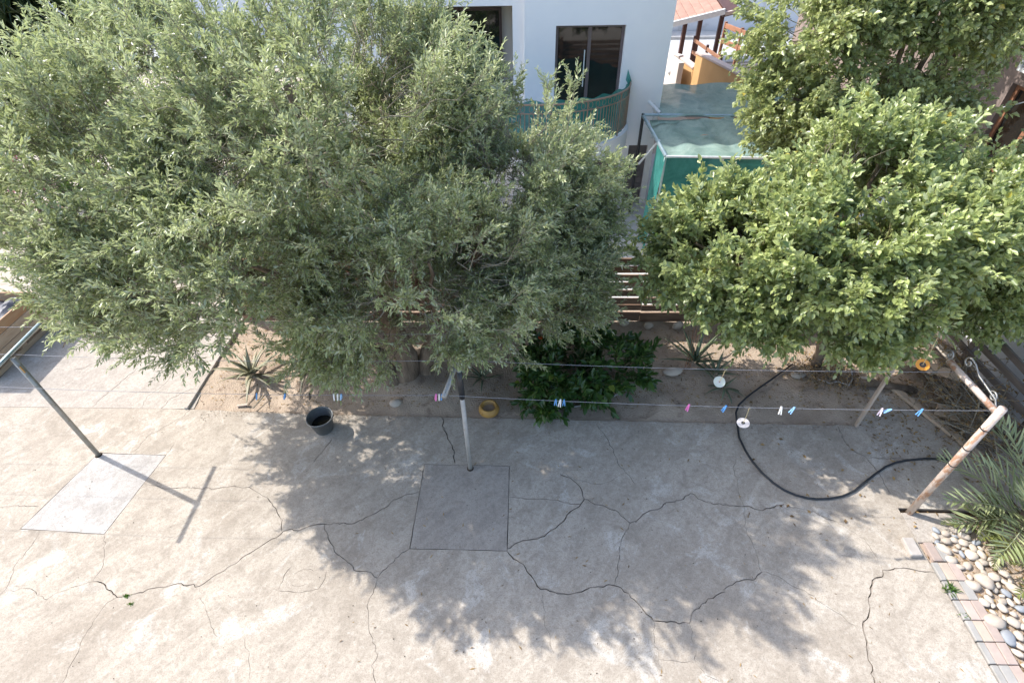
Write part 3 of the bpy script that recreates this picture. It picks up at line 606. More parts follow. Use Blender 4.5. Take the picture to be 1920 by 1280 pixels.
# ---- tiled pergola beyond
Pg = empty('tiled_pergola', (7.0, 24.5, -.6), 'red tiled pergola roof on dark brown posts by the road', 'pergola')
for x, y, z in ((6.18, 24.0, 1.72), (6.75, 24.0, 1.60), (7.65, 24.3, 1.66)): bx('post', (x - .075, y - .075, -1.3), (x + .075, y + .075, z), MAT['darkwood'], Pg, .008)
Mr = Matrix.Translation((6.6, 24.3, 1.95)) @ Matrix.Rotation(R(-12), 4, 'Y') @ Matrix.Rotation(R(8), 4, 'X')
MB().box((-1.1, -.9, -.06), (.75, 1.6, 0), 0, Mr).build('deck', MAT['darkwood'], Pg)
for j in range(9):
    for i in range(6):
        MB().box((-1.1 + i * .31, -.9 + j * .28, .0), (-1.1 + i * .31 + .30, -.9 + j * .28 + .30, .035), .012, Mr @ Matrix.Rotation(R(2), 4, 'X')).build('roof_tile', MAT['tile'], Pg)
MB().box((-1.12, -.99, -.14), (.80, -.91, .05), 0, Mr).build('eave_board', MAT['whitemetal'], Pg); MB().box((.76, -.9, -.22), (.83, 1.6, .06), 0, Mr).build('barge_board', MAT['darkwood'], Pg)
MB().box((.84, -.55, -.40), (1.5, 1.2, -.30), 0, Mr).build('lower_roof', MAT['darkwood'], Pg); MB().box((.84, -.62, -.34), (1.52, -.54, -.22), 0, Mr).build('eave_board', MAT['coping'], Pg)
gate = empty('timber_rail', (6.7, 22.2, .6), 'brown timber rail fence on the lower step of the ochre wall', 'railing')
for a, b, z in (((6.45, 23.3), (6.75, 20.6), .95), ((6.45, 23.3), (6.75, 20.6), .55)): seg('rail', a, b, z, z + .12, .05, MAT['railwood'], gate)
for t in (0, .5, 1): bx('post', (6.42 + .3 * t, 23.25 - 2.7 * t, -.2), (6.50 + .3 * t, 23.33 - 2.7 * t, 1.15), MAT['darkwood'], gate)
gate = empty('timber_rail', (7.4, 21.2, .6), 'orange brown timber rail standing behind the upper ochre wall', 'railing')
for a, b, z in (((7.3, 22.6), (7.9, 20.6), 1.55), ((7.3, 22.6), (7.9, 20.6), 1.05)): seg('rail', a, b, z, z + .16, .05, MAT['terracotta'], gate)
for t in (0, .5, 1): bx('post', (7.27 + .6 * t, 22.57 - 2 * t, -.2), (7.36 + .6 * t, 22.66 - 2 * t, 1.75), MAT['railwood'], gate)

# ---- taupe house on the right
T = empty('taupe_house', (10.8, 13, -.1), 'taupe rendered house wall behind the trees at the right', 'house')
def yz_wall(name, x, t, y0, y1, z0, z1, holes, mat, parent):
    o = wall_with_holes(name, y0, y1, z0, z1, 0, t, holes, mat, None)
    for v in o.data.vertices: v.co = Vector((x + v.co.y, v.co.x, v.co.z))
    o.data.flip_normals()
    off = wloc(parent)
    for v in o.data.vertices: v.co -= off
    o.parent = parent; return o
yz_wall('wall', 10.5, .3, 9.0, 24, -.1, 6.5, [(10.9, 12.55, .9, 2.5)], MAT['taupe'], T)
fr = MB(); fr.box((10.62, 10.9, 2.4), (10.70, 12.55, 2.5)); fr.box((10.62, 12.45, .9), (10.70, 12.55, 2.4)); fr.box((10.62, 10.9, .9), (10.70, 11.0, 2.4)); fr.box((10.60, 11.65, .9), (10.70, 11.75, 2.4))
wf = fr.build('window_frame', MAT['terracotta'], T); bx('pane', (10.66, 11.0, .9), (10.67, 12.45, 2.4), MAT['glass'], wf)
bx('sill', (10.42, 10.8, .82), (10.62, 12.65, .9), MAT['terracotta'], T)
wg = empty('white_window', (10.4, 11.9, 2.9), 'white framed window grille high on the taupe wall at the right edge', 'window')
f = MB()
for z in (2.78, 3.35, 3.9): f.box((10.33, 10.4, z), (10.40, 12.45, z + .07))
for y in (10.4, 11.05, 11.7, 12.38): f.box((10.32, y, 2.85), (10.39, y + .07, 3.9))
f.build('frame', MAT['whitemetal'], wg); bx('pane', (10.42, 10.42, 2.8), (10.44, 12.4, 3.95), MAT['glass'], wg)
ab = empty('pipe_arch', (9.0, 10.2, -.1), 'bent white pipe hoop frame above the lemon tree by the taupe wall', 'frame')
pts = [(8.2, 10.75, .2), (8.25, 10.72, .9), (8.45, 10.6, 1.35), (8.8, 10.4, 1.65), (9.2, 10.2, 1.78), (9.7, 10.0, 1.8)]
MB().tube(pts, .03, 8).build('hoop', MAT['whitemetal'], ab, True); MB().tube([(9.05, 9.75, -.1), (9.15, 10.22, 1.77)], .022, 6).build('strut', MAT['whitemetal'], ab); MB().tube([(8.6, 10.2, -.1), (8.72, 10.44, 1.6)], .018, 6).build('strut', MAT['whitemetal'], ab)
tag(MB().tube([(6.9, 13.0, 1.1), (8.2, 12.4, 1.55), (9.4, 11.7, 2.15), (10.4, 11.1, 2.75)], .012, 5).build('cable', MAT['whitemetal']), 'thin white cable strung across the taupe wall at the upper right', 'cable')
tb = MB().lathe([(0, 0), (.24, 0), (.30, .42), (.32, .44), (.32, .47), (.29, .47), (.27, .1), (0, .1)], (9.9, 12.3, .55), 20).build('tub', MAT['pot_green'], None, True)
tag(tb, 'dark green round tub on a ledge against the taupe wall', 'tub')
tag(bx('ledge', (9.3, 9.6, -.1), (10.5, 13.4, .55), MAT['kerb'], None, .01), 'grey masonry ledge along the foot of the taupe wall', 'ledge')
lw = tag(bx('low_wall', (7.3, 4.4, -.1), (7.5, 9.6, .95), MAT['farwall'], None, .01), 'pale low wall beyond the slatted fence at the right edge', 'wall')
# ================================================================ fences
rf = random.Random(11)
F1 = empty('slat_fence', (0, 7.5, 0), 'brown horizontal slat fence behind the garden bed', 'fence')
zs = [(.03, .215)] + [(.265 + .163 * i, .265 + .163 * i + .118) for i in range(7)]
xj = [-5.2, -3.6, -1.9, -.3, 1.28, 2.02, 2.92, 4.3, 5.4, 6.55]
for z0, z1 in zs:
    for a, b in zip(xj[:-1], xj[1:]):
        dz = rf.uniform(-.008, .008); t = rf.uniform(-.004, .004)
        Mx = Matrix.Translation(((a + b) / 2, 7.46 + rf.uniform(-.008, .008), (z0 + z1) / 2 + dz)) @ Matrix.Rotation(t, 4, 'Y') @ Matrix.Rotation(rf.uniform(-.03, .03), 4, 'X')
        MB().box((-(b - a) / 2 + .004, -.019, -(z1 - z0) / 2), ((b - a) / 2 - .004, .019, (z1 - z0) / 2), .004, Mx).build('slat', MAT['slat'], F1)
for x in (-5.15, -1.9, 1.25, 4.3, 6.5): bx('post', (x - .045, 7.50, -1.0), (x + .045, 7.59, 1.5), MAT['slat'], F1, .005)
F2 = empty('slat_fence', (6.7, 5.8, 0), 'grey weathered slat fence running beside the palm at the right', 'fence')
for k in range(5):
    for a, b in ((3.3, 4.75), (4.76, 6.1), (6.11, 7.4)):
        Mx = Matrix.Translation((6.68 + rf.uniform(-.015, .015), (a + b) / 2, .14 + k * .225)) @ Matrix.Rotation(rf.uniform(-.035, .035), 4, 'X') @ Matrix.Rotation(rf.uniform(-.08, .08), 4, 'Y')
        MB().box((-.018, -(b - a) / 2, -.052), (.018, (b - a) / 2, .052), .004, Mx).build('slat', MAT['slat_grey'], F2)
for y in (3.4, 4.75, 6.1, 7.3): bx('post', (6.71, y - .05, -.1), (6.80, y + .05, 1.45), MAT['slat_grey'], F2, .005)
def plank(name, a, b, wd, th, mat, label, cat, roll=0, group=None):
    a = Vector(a); b = Vector(b); d = b - a; q = d.to_track_quat('X', 'Z'); Mx = Matrix.Translation(a) @ q.to_matrix().to_4x4() @ Matrix.Rotation(roll, 4, 'X')
    return tag(MB().box((0, -wd / 2, -th / 2), (d.length, wd / 2, th / 2), .006, Mx).build(name, mat), label, cat, group)
plank('loose_board', (5.70, 5.85, .03), (6.25, 4.55, .03), .11, .05, MAT['plank_tan'], 'pale board lying along the concrete edge near the palm', 'board')
plank('loose_board', (5.85, 6.55, .12), (6.30, 5.55, .55), .16, .03, MAT['plank_tan'], 'pale nail-holed board leaning on the grey fence behind the scroll bracket', 'board', .5)
plank('loose_board', (6.25, 6.7, .06), (6.52, 5.3, .10), .15, .03, MAT['slat_grey'], 'dark grey board lying at the foot of the grey fence', 'board', .2)
plank('loose_board', (6.05, 5.35, .10), (6.45, 5.05, .16), .20, .04, MAT['plank_tan'], 'short tan offcut lying against the grey fence behind the right post', 'board', .3)
tag(MB().tube([(5.15, 5.95, .05), (5.5, 5.88, .06), (6.0, 5.75, .07)], [.05, .06, .055], 9).build('log', MAT['bark'], None, True), 'dark log lying on the soil behind the wooden stake', 'log')

# ================================================================ clothes line
def pole_T(name, base, h, r, arm, mat, arm_mat, label, ra=.024, sleeve=None):
    E_ = empty(name, (base[0], base[1], 0), label, 'clothes pole')
    MB().tube([(base[0], base[1], -.03), (base[0], base[1], h)], r, 14).build('post', mat, E_, True)
    MB().tube(arm, ra, 12).build('crossarm', arm_mat, E_, True)
    if sleeve: MB().tube([(base[0], base[1], sleeve[0]), (base[0], base[1], sleeve[1])], r + .006, 14).build('sleeve', MAT['black'], E_, True)
    MB().lathe([(r + .022, -.004), (r + .014, .004), (r + .003, .010)], (base[0], base[1], 0), 14).build('collar', MAT['dirt'], E_, True)
    return E_
pl = pole_T('clothes_pole', (-6.123, 4.463), 1.92, .031, [(-6.19, 5.06, 1.95), (-6.15, 3.94, 1.945)], MAT['galv'], MAT['galv_blue'], 'weathered T-shaped metal clothes pole standing in the sun at the left')
bx('tie', (-6.10, 4.43, 1.70), (-6.085, 4.44, 1.80), MAT['clay'], pl)
pc = pole_T('clothes_pole', (-.774, 4.295), 1.93, .029, [(-.895, 3.86, 1.93), (-.70, 4.90, 1.99)], MAT['pole_grey'], MAT['galv'], 'grey T-shaped clothes pole beneath the olive branches', .030, (1.44, 1.90))
pr = empty('clothes_pole', (4.853, 3.699, 0), 'thick rusty white clothes pole with a scroll bracket by the palm', 'clothes pole')
MB().tube([(4.853, 3.699, -.06), (4.853, 3.699, 1.99)], .040, 16).build('post', MAT['rustwhite'], pr, True)
MB().tube([(4.853, 3.72, 1.90), (4.78, 4.46, 1.93)], .034, 14).build('crossarm', MAT['rustwhite'], pr, True)
for z, r in ((1.66, .045), (1.32, .044), (1.02, .044)): MB().tube([(4.853, 3.699, z), (4.853, 3.699, z + .012)], r, 14).build('wire_tie', MAT['black'], pr)
def scroll(name, s0, z0, flip, parent):
    """wrought iron S along the crossarm"""
    ax = Vector((4.853, 3.72, 0)); d = (Vector((4.78, 4.46, 0)) - ax).normalized(); side = Vector((.035, 0, 0))
    pts = [(0.02, 1.70), (.04, 1.88), (.12, 1.97), (.26, 2.0), (.40, 2.03), (.50, 2.10), (.575, 2.12)]
    for k in range(16):
        t = math.pi * .5 - k * .5; r = .06 * (1 - k / 18); pts.append((.575 + r * math.cos(t), 2.06 + r * math.sin(t)))
    P = [ax + d * (s0 + s) + Vector((0, 0, z0 + z)) + side for s, z in pts]
    return MB().tube(P, .009, 6).build(name, MAT['galv'], parent, True)
scroll('scroll_bracket', 0, 0, 1, pr)
def small_curl(c, parent):
    P = [Vector(c) + Vector((0, .06 * (1 - k / 22) * math.cos(k * .5), .06 * (1 - k / 22) * math.sin(k * .5))) for k in range(20)]
    MB().tube(P, .009, 5).build('curl', MAT['galv'], parent, True)
small_curl((4.79, 4.50, 1.98), pr); small_curl((4.90, 3.90, 1.95), pr)
tag(bx('stake', (-.022, -.022, -.02), (.022, .022, 1.58), MAT['stake'], None, .004, Matrix.Translation((4.817, 5.094, 0)) @ Matrix.Rotation(R(6), 4, 'Z')), 'square wooden stake at the concrete edge under the lemon tree', 'stake')
def sag(a, b, s, n=14):
    a = Vector(a); b = Vector(b); return [a.lerp(b, i / n) - Vector((0, 0, 4 * s * (i / n) * (1 - i / n))) for i in range(n + 1)]
def wire(pts_list, label):
    m = MB()
    for p in pts_list: m.tube(p, .0024, 5)
    return tag(m.build('clothes_wire', MAT['wire']), label, 'wire')
spanA1 = sag((-6.155, 4.0, 1.925), (-.885, 3.92, 1.90), .05); spanA2 = sag((-.885, 3.92, 1.90), (4.835, 3.755, 1.89), .06)
spanB1 = sag((-6.175, 4.52, 1.925), (-.765, 4.44, 1.93), .06); spanB2 = sag((-.765, 4.44, 1.93), (4.79, 4.32, 1.89), .05)
wire([sag((-13, 4.15, 1.95), (-6.155, 4.0, 1.925), .05), spanA1, spanA2], 'front wire carrying the clothes pegs between the three poles')
wire([sag((-13, 4.65, 1.95), (-6.175, 4.52, 1.925), .05), spanB1, spanB2], 'middle wire behind the pegged one, holding the silver disc')
wire([sag((-13, 5.1, 1.95), (-6.19, 5.02, 1.93), .04), sag((-6.19, 5.02, 1.93), (-.705, 4.87, 1.96), .05)], 'rear wire from the far end of the left crossarm into the olive')
def on_wire(x, spans):
    P = [p for s in spans for p in s]
    for a, b in zip(P[:-1], P[1:]):
        if a.x <= x <= b.x: return a.lerp(b, (x - a.x) / max(b.x - a.x, 1e-6))
    return P[-1]
def peg(x, mat, label, yaw=0.0, tilt=0.0, spread=.10, big=1.0):
    """spring peg: two tapered prongs, spring, hung on the front wire"""
    p = on_wire(x, (spanA1, spanA2)); m = MB()
    base = Matrix.Translation(p) @ Matrix.Rotation(yaw, 4, 'Z') @ Matrix.Rotation(tilt, 4, 'Y') @ Matrix.Scale(big, 4)
    for s in (-1, 1):
        Mx = base @ Matrix.Rotation(s * spread, 4, 'X')
        n = len(m.v); ys = .0045 * s
        prof = [(-.062, .0040), (-.030, .0052), (-.006, .0050), (.010, .0036), (.018, .0028)]
        for z, t in prof:
            for dx, dy in ((-.0062, -t), (.0062, -t), (.0062, t), (-.0062, t)): m.v.append(tuple(Mx @ Vector((dx, ys + dy, z))))
        for i in range(len(prof) - 1):
            for j in range(4): m.f.append((n + i * 4 + j, n + i * 4 + (j + 1) % 4, n + i * 4 + 4 + (j + 1) % 4, n + i * 4 + 4 + j))
        m.f.append((n + 3, n + 2, n + 1, n)); e = n + (len(prof) - 1) * 4; m.f.append((e, e + 1, e + 2, e + 3))
    m.tube([base @ Vector((-.008, 0, -.014)), base @ Vector((.008, 0, -.014))], .005, 8)
    return tag(m.build('clothes_peg', mat), label, 'clothes peg', 'pegs on the front clothes wire')
PG = [(-3.00, 'peg_blue', 'blue peg above the big aloe, leftmost on the front wire', .3, .3), (-2.68, 'peg_blue', 'second blue peg from the left, beside the big aloe', -.2, .35), (-2.40, 'peg_black', 'black peg between the blue pegs and the grey bucket', 0, .2),
      (-2.13, 'peg_white', 'white peg above the grey bucket, left of a teal one', .4, .15), (-2.085, 'peg_white', 'white peg squeezed in the middle of three above the bucket', .1, .2), (-2.045, 'peg_lightblue', 'pale teal peg above the bucket, right of two white ones', -.2, .25),
      (-.99, 'peg_pink', 'pink peg among the olive leaves left of the middle pole', .5, .2), (-.955, 'peg_white', 'white peg beside the middle pole under the olive', .1, .1), (-.925, 'peg_blue', 'blue peg beside the middle pole under the olive', -.3, .15),
      (.315, 'peg_blue', 'blue peg in front of the dark shrub, left one of a pair', 1.4, .0), (.365, 'peg_white', 'tiny white peg between the two blue pegs before the shrub', 1.2, .4), (.405, 'peg_blue', 'blue peg in front of the dark shrub, right one of a pair', 1.5, .0),
      (1.74, 'peg_pink', 'bright pink peg on the wire right of the shrub', .6, .2), (2.13, 'peg_blue', 'blue peg where the hose passes under the wire', .3, .35), (2.71, 'peg_white', 'small white peg just left of a light blue one', 1.3, .6), (2.84, 'peg_lightblue', 'chunky light blue peg right of the hanging label disc', .4, .4),
      (3.74, 'peg_pale', 'pale pink peg on the wire left of the wooden stake top', .9, .4), (3.82, 'peg_lightblue', 'light blue peg lying sideways beside the pale pink one', .2, 1.3), (4.14, 'peg_blue', 'blue peg nearest the rusty white pole', .5, .5)]
for x, mt, lb, yaw, tl in PG: peg(x, MAT[mt], lb, yaw, tl, big=1.15)
def disc(name, c, r, nrm, mat, label, hang, smat, hole=.0075):
    E_ = empty(name, c, label, 'disc'); q = Vector(nrm).to_track_quat('Z', 'Y').to_matrix().to_4x4(); Mx = Matrix.Translation(c) @ q
    MB().lathe([(hole, -.0006), (r, -.0006), (r, .0006), (hole, .0006), (hole, -.0006)], (0, 0, 0), 36, Mx).build('disc', mat, E_)
    MB().lathe([(hole + .001, .0011), (hole * 2.6, .0011)], (0, 0, 0), 24, Mx).build('hub', MAT['peg_black'] if mat is not MAT['cd'] else MAT['cd_label'], E_)
    c = Vector(c); h = Vector(hang); mid = c.lerp(h, .5) + Vector((.006, 0, 0))
    MB().tube([c, mid, h, h + Vector((.012, 0, -.02))], .0035, 5).build('string', smat, E_)
hb = on_wire(2.27, (spanB1, spanB2))
disc('hanging_disc', (hb.x - .035, hb.y - .03, hb.z - .17), .066, (-.10, -.55, .80), MAT['cd'], 'shiny silver disc hanging from the middle wire over the bed', hb, MAT['string'])
ha = on_wire(2.38, (spanA1, spanA2))
disc('hanging_disc', (ha.x - .01, ha.y - .02, ha.z - .23), .066, (-.18, -.10, .95), MAT['cd_label'], 'pale printed disc hanging on twine from the front wire', ha, MAT['string'])
disc('hanging_disc', (4.34, 4.28, 2.04), .066, (-.30, -.48, .8), MAT['cd_orange'], 'orange disc hanging under the lemon tree by the stake', (4.38, 4.36, 2.36), MAT['string'], .012)

# ================================================================ small things on the ground
hp = [(4.35, 6.35, .03), (3.93, 6.03, .03), (3.62, 5.80, .03), (3.39, 5.62, .03), (3.22, 5.46, .03), (3.13, 5.3, .035), (3.09, 5.1, .03), (3.05, 4.85, .021), (3.07, 4.62, .021), (3.11, 4.44, .021), (3.18, 4.26, .021), (3.28, 4.1, .021), (3.38, 3.995, .021), (3.5, 3.92, .021), (3.62, 3.88, .021), (3.75, 3.86, .021), (3.93, 3.87, .021), (4.11, 3.91, .021), (4.29, 3.99, .021), (4.47, 4.11, .021), (4.68, 4.25, .021), (4.88, 4.37, .021), (5.05, 4.44, .021), (5.22, 4.48, .021), (5.48, 4.51, .021), (5.9, 4.5, .021)]
tag(MB().tube(hp, .0145, 10).build('garden_hose', MAT['black'], None, True), 'thick black hose looping from the bed across the concrete', 'hose')
tag(MB().tube([(4.6, 6.0, .05), (4.75, 5.9, .06), (4.9, 5.95, .05), (5.02, 5.85, .06), (5.15, 6.0, .05), (5.25, 6.25, .04), (5.2, 6.5, .04)], .012, 7).build('irrigation_pipe', MAT['pole_grey'], None, True), 'thin grey irrigation pipe curling on the soil under the lemon tree', 'pipe')
tag(MB().tube([(.35, 5.52, -.03), (.7, 5.45, -.03), (1.0, 5.52, -.03), (1.25, 5.6, -.02), (1.5, 5.75, 0)], .012, 7).build('irrigation_pipe', MAT['pole_grey'], None, True), 'thin grey irrigation pipe in the hollow below the dark shrub', 'pipe')
bk = empty('bucket', (-3.0, 4.97, 0), 'dark grey plastic bucket of water at the edge of the concrete', 'bucket')
Mt = Matrix.Translation((-3.0, 4.97, .004)) @ Matrix.Rotation(R(2), 4, 'X')
MB().lathe([(0, 0), (.125, 0), (.130, .008), (.178, .265), (.190, .268), (.193, .275), (.193, .287), (.188, .290), (.176, .288), (.172, .272), (.126, .012), (0, .012)], (0, 0, 0), 40, Mt).build('shell', MAT['bucket'], bk, True)
MB().lathe([(0, .135), (.149, .135)], (0, 0, 0), 32, Mt).build('water', MAT['water'], bk)
MB().tube([Mt @ Vector((.197 * math.cos(t), .197 * math.sin(t), .262 - .05 * math.sin(t - .3))) for t in [math.pi + .3 + math.pi * k / 16 for k in range(17)]], .004, 6).build('handle', MAT['galv'], bk, True)
pt = empty('clay_bowl', (-.57, 5.32, 0), 'ochre glazed clay bowl on the soil by the middle pole', 'bowl')
MB().lathe([(0, -.01), (.115, -.01), (.15, .03), (.158, .065), (.145, .10), (.130, .125), (.128, .135), (.112, .140), (.100, .130), (.098, .05), (0, .045)], (-.57, 5.32, 0), 36).build('shell', MAT['clay'], pt, True)
MB().lathe([(0, .052), (.097, .052)], (-.57, 5.32, 0), 24).build('soil', MAT['soil'], pt)
def rock(name, c, s, mat, seed, parent=None, rot=0.0, sub=2, amp=.16):
    bm = bmesh.new(); bmesh.ops.create_icosphere(bm, subdivisions=sub, radius=1)
    V = []; Mz = Matrix.Rotation(rot, 3, 'Z')
    for v in bm.verts:
        d = 1 + amp * noise.noise(v.co * 1.3 + Vector((seed * 3.1, seed, 0))) + amp * .4 * noise.noise(v.co * 3 + Vector((seed, 0, 0)))
        p = Mz @ Vector((v.co.x * s[0] * d, v.co.y * s[1] * d, v.co.z * s[2] * d)); V.append((p.x + c[0], p.y + c[1], p.z + c[2]))
    F = [tuple(v.index for v in f.verts) for f in bm.faces]; bm.free()
    return mobj(name, V, F, mat, parent, True)
def rk(c, s, mat, seed, label, rot=0.0): return tag(rock('rock', c, s, mat, seed, None, rot), label, 'rock')
rk((-2.02, 5.45, .04), (.10, .07, .06), MAT['stone'], 1, 'pale rock on the soil right of the bucket', .3)
rk((2.36, 6.15, .05), (.17, .09, .06), MAT['stone'], 2, 'flat pale oval stone left of the spiky aloe', .2)
rk((1.73, 7.36, .06), (.10, .06, .07), MAT['stone'], 3, 'squarish stone at the fence foot, left one of three')
rk((2.16, 7.30, .05), (.09, .07, .07), MAT['stone'], 4, 'round stone at the fence foot, middle one of three')
rk((2.68, 7.30, .06), (.12, .06, .08), MAT['stone'], 5, 'tilted stone at the fence foot, right one of three', .5)
rk((3.70, 7.15, .07), (.17, .10, .09), MAT['brick_pink'], 6, 'reddish rock at the fence foot under the lemon tree', .2)
rk((4.36, 6.12, .03), (.14, .09, .04), MAT['stone'], 7, 'flat half-buried stone near the dead brush', .4)
rk((5.35, 5.98, .05), (.12, .06, .06), MAT['stone'], 8, 'oval stone beside the dark log', -.2)
plank('wood_chip', (-4.50, 5.40, .012), (-4.33, 5.43, .018), .05, .016, MAT['stake'], 'pale splinter of wood on the soil below the big aloe', 'wood chip')
plank('stick', (-4.22, 5.34, .02), (-4.12, 5.66, .03), .02, .018, MAT['twig'], 'thin dry stick on the soil below the big aloe', 'stick')
tag(bx('cement_block', (4.545, 3.10, 0), (4.675, 3.33, .062), MAT['white_block'], None, .008), 'white cement block lying at the patio edge by the cobbles', 'block')

# brick edging and cobble border on the right
BE = empty('brick_edging', (4.88, 1.8, 0), 'edging of grey and pink paver bricks along the right side of the patio', 'edging')
rb = random.Random(5)
bmesh_cache = {}
def brick(x0, x1, y0, y1, mat):
    b = MB().box((-(x1 - x0) / 2, -(y1 - y0) / 2, -.05), ((x1 - x0) / 2, (y1 - y0) / 2, .02), .005)
    Mx = Matrix.Translation(((x0 + x1) / 2, (y0 + y1) / 2, rb.uniform(-.006, .004))) @ Matrix.Rotation(rb.uniform(-.02, .02), 4, 'Z') @ Matrix.Rotation(rb.uniform(-.02, .02), 4, 'X')
    b.v = [tuple(Mx @ Vector(v)) for v in b.v]; b.build('brick', mat, BE)
for k in range(15):
    y1 = 3.04 - k * .215; y0 = y1 - .208
    brick(4.753, 4.825, y0 + rb.uniform(-.005, .005), y1, MAT['brick_grey'])
    brick(4.832, 4.935, y0, y1, MAT['brick_sand'] if k in (0, 1, 3) else MAT['brick_grey'] if k in (5, 7, 9) else MAT['brick_pink']); brick(4.942, 5.045, y0, y1, MAT['brick_pink'] if k != 1 else MAT['brick_grey'])
brick(4.80, 4.905, 3.06, 3.29, MAT['brick_pink']); brick(4.912, 5.0, 3.06, 3.25, MAT['brick_grey'])
SB = empty('cobble_border', (5.3, 1.9, 0), 'border of pale rounded cobbles beside the brick edging', 'cobbles')
cob = []; tries = 0
while len(cob) < 190 and tries < 20000:
    tries += 1; y = rb.uniform(.2, 3.5); x = rb.uniform(5.06, 5.55 + (.10 if y < 2 else 0)); a = rb.choice((.035, .05, .06, .075, .09, .105)) * rb.uniform(.9, 1.1)
    if y > 3.05: x = rb.uniform(4.95, 5.65)
    if all((x - c[0]) ** 2 + (y - c[1]) ** 2 > (.78 * (a + c[2])) ** 2 for c in cob): cob.append((x, y, a))
for i, (x, y, a) in enumerate(cob):
    g = MAT['stone_grey'] if rb.random() < .08 else MAT['stone']
    rock('cobble', (x, y, .0 + a * .15), (a * 1.1, a * rb.uniform(.6, .95), a * rb.uniform(.4, .6)), g, i + 20, SB, rb.uniform(0, 3.1), 2, .30)

# timber crate on a pallet at the left, tarp over it
CR = empty('timber_crate', (-9.4, 6.65, 0), 'tan plank crate on a pallet at the left edge', 'crate')
for k, (z0, z1, mt) in enumerate(((.17, .36, 'plank_tan'), (.368, .555, 'plank_tan'), (.563, .74, 'plank_rust'))):
    bx('plank', (-8.72, 5.95, z0), (-8.685, 7.38, z1), MAT[mt], CR, .004)
    bx('plank', (-10.2, 5.95, z0), (-8.724, 5.985, z1), MAT[mt], CR, .004); bx('plank', (-10.2, 7.345, z0), (-8.724, 7.38, z1), MAT[mt], CR, .004)
for x in (-10.0, -9.4, -8.80): bx('runner', (x - .06, 5.93, .0), (x + .06, 7.40, .09), MAT['plank_tan'], CR, .006)
for y in (5.97, 6.65, 7.30): bx('bearer', (-10.2, y - .06, .091), (-8.70, y + .06, .168), MAT['plank_tan'], CR, .005)
V = []; F = []; n = 26
for j in range(n + 1):
    for i in range(n + 1):
        x = -10.2 + 1.44 * i / n; y = 5.99 + 1.33 * j / n
        V.append((x, y, .60 + .16 * noise.noise(Vector((x * 2.6, y * 2.6, 2))) + .06 * noise.noise(Vector((x * 7, y * 7, 4)))))
for j in range(n):
    for i in range(n): F.append((j * (n + 1) + i, j * (n + 1) + i + 1, (j + 1) * (n + 1) + i + 1, (j + 1) * (n + 1) + i))
tag(mobj('tarp', V, F, MAT['tarp'], None, False), 'crumpled dark sheeting heaped inside the plank crate', 'tarp')
plank('timber_offcut', (-9.9, 6.2, .74), (-8.95, 6.35, .70), .09, .05, MAT['slat_grey'], 'grey timber offcut lying on the dark sheeting in the crate', 'board')
for k, (y, lb) in enumerate(((7.50, 'rusty pipe behind the crate, nearer one of two'), (7.62, 'rusty pipe behind the crate, farther one of two'))):
    tag(MB().tube([(-8.55 + .1 * k, y, .035), (-6.4, y + .03, .035)], .035, 10).build('rusty_pipe', MAT['plank_rust'], None, True), lb, 'pipe', 'pipes behind the crate')
tb = MB().lathe([(0, 0), (.11, 0), (.14, .26), (.15, .27), (.15, .29), (.13, .29), (.10, .02), (0, .02)], (-8.45, 7.85, -.05), 20).build('pot', MAT['tarp'], None, True); tag(tb, 'dark grey pot behind the rusty pipes at the left', 'pot')
# ================================================================ vegetation
def unit(a): return a / np.maximum(np.linalg.norm(a, axis=-1, keepdims=True), 1e-9)
UP = np.array([0, 0, 1.0]); SUNV = np.array(sv)
def leaf_arrays(P, T, N, L, W, hi=False, fold=.22, curl=.14):
    n = len(P); S = np.cross(T, N); L = L[:, None]; W = W[:, None]
    if not hi:
        V = np.stack([P, P + T * L * .5 + S * W * .5 + N * W * fold, P + T * L - N * L * curl, P + T * L * .5 - S * W * .5 + N * W * fold], 1)
        b = (np.arange(n) * 4)[:, None]; tri = np.concatenate([b + [[0, 1, 2]], b + [[0, 2, 3]]]); return V.reshape(-1, 3), tri, None, 4
    V = np.stack([P, P + T * L * .30 + S * W * .46 + N * W * fold, P + T * L * .68 + S * W * .42 + N * (W * fold - L * curl * .4), P + T * L - N * L * curl,
                  P + T * L * .68 - S * W * .42 + N * (W * fold - L * curl * .4), P + T * L * .30 - S * W * .46 + N * W * fold], 1)
    b = (np.arange(n) * 6)[:, None]; q = np.concatenate([b + [[0, 1, 2, 3]], b + [[0, 3, 4, 5]]]); return V.reshape(-1, 3), None, q, 6
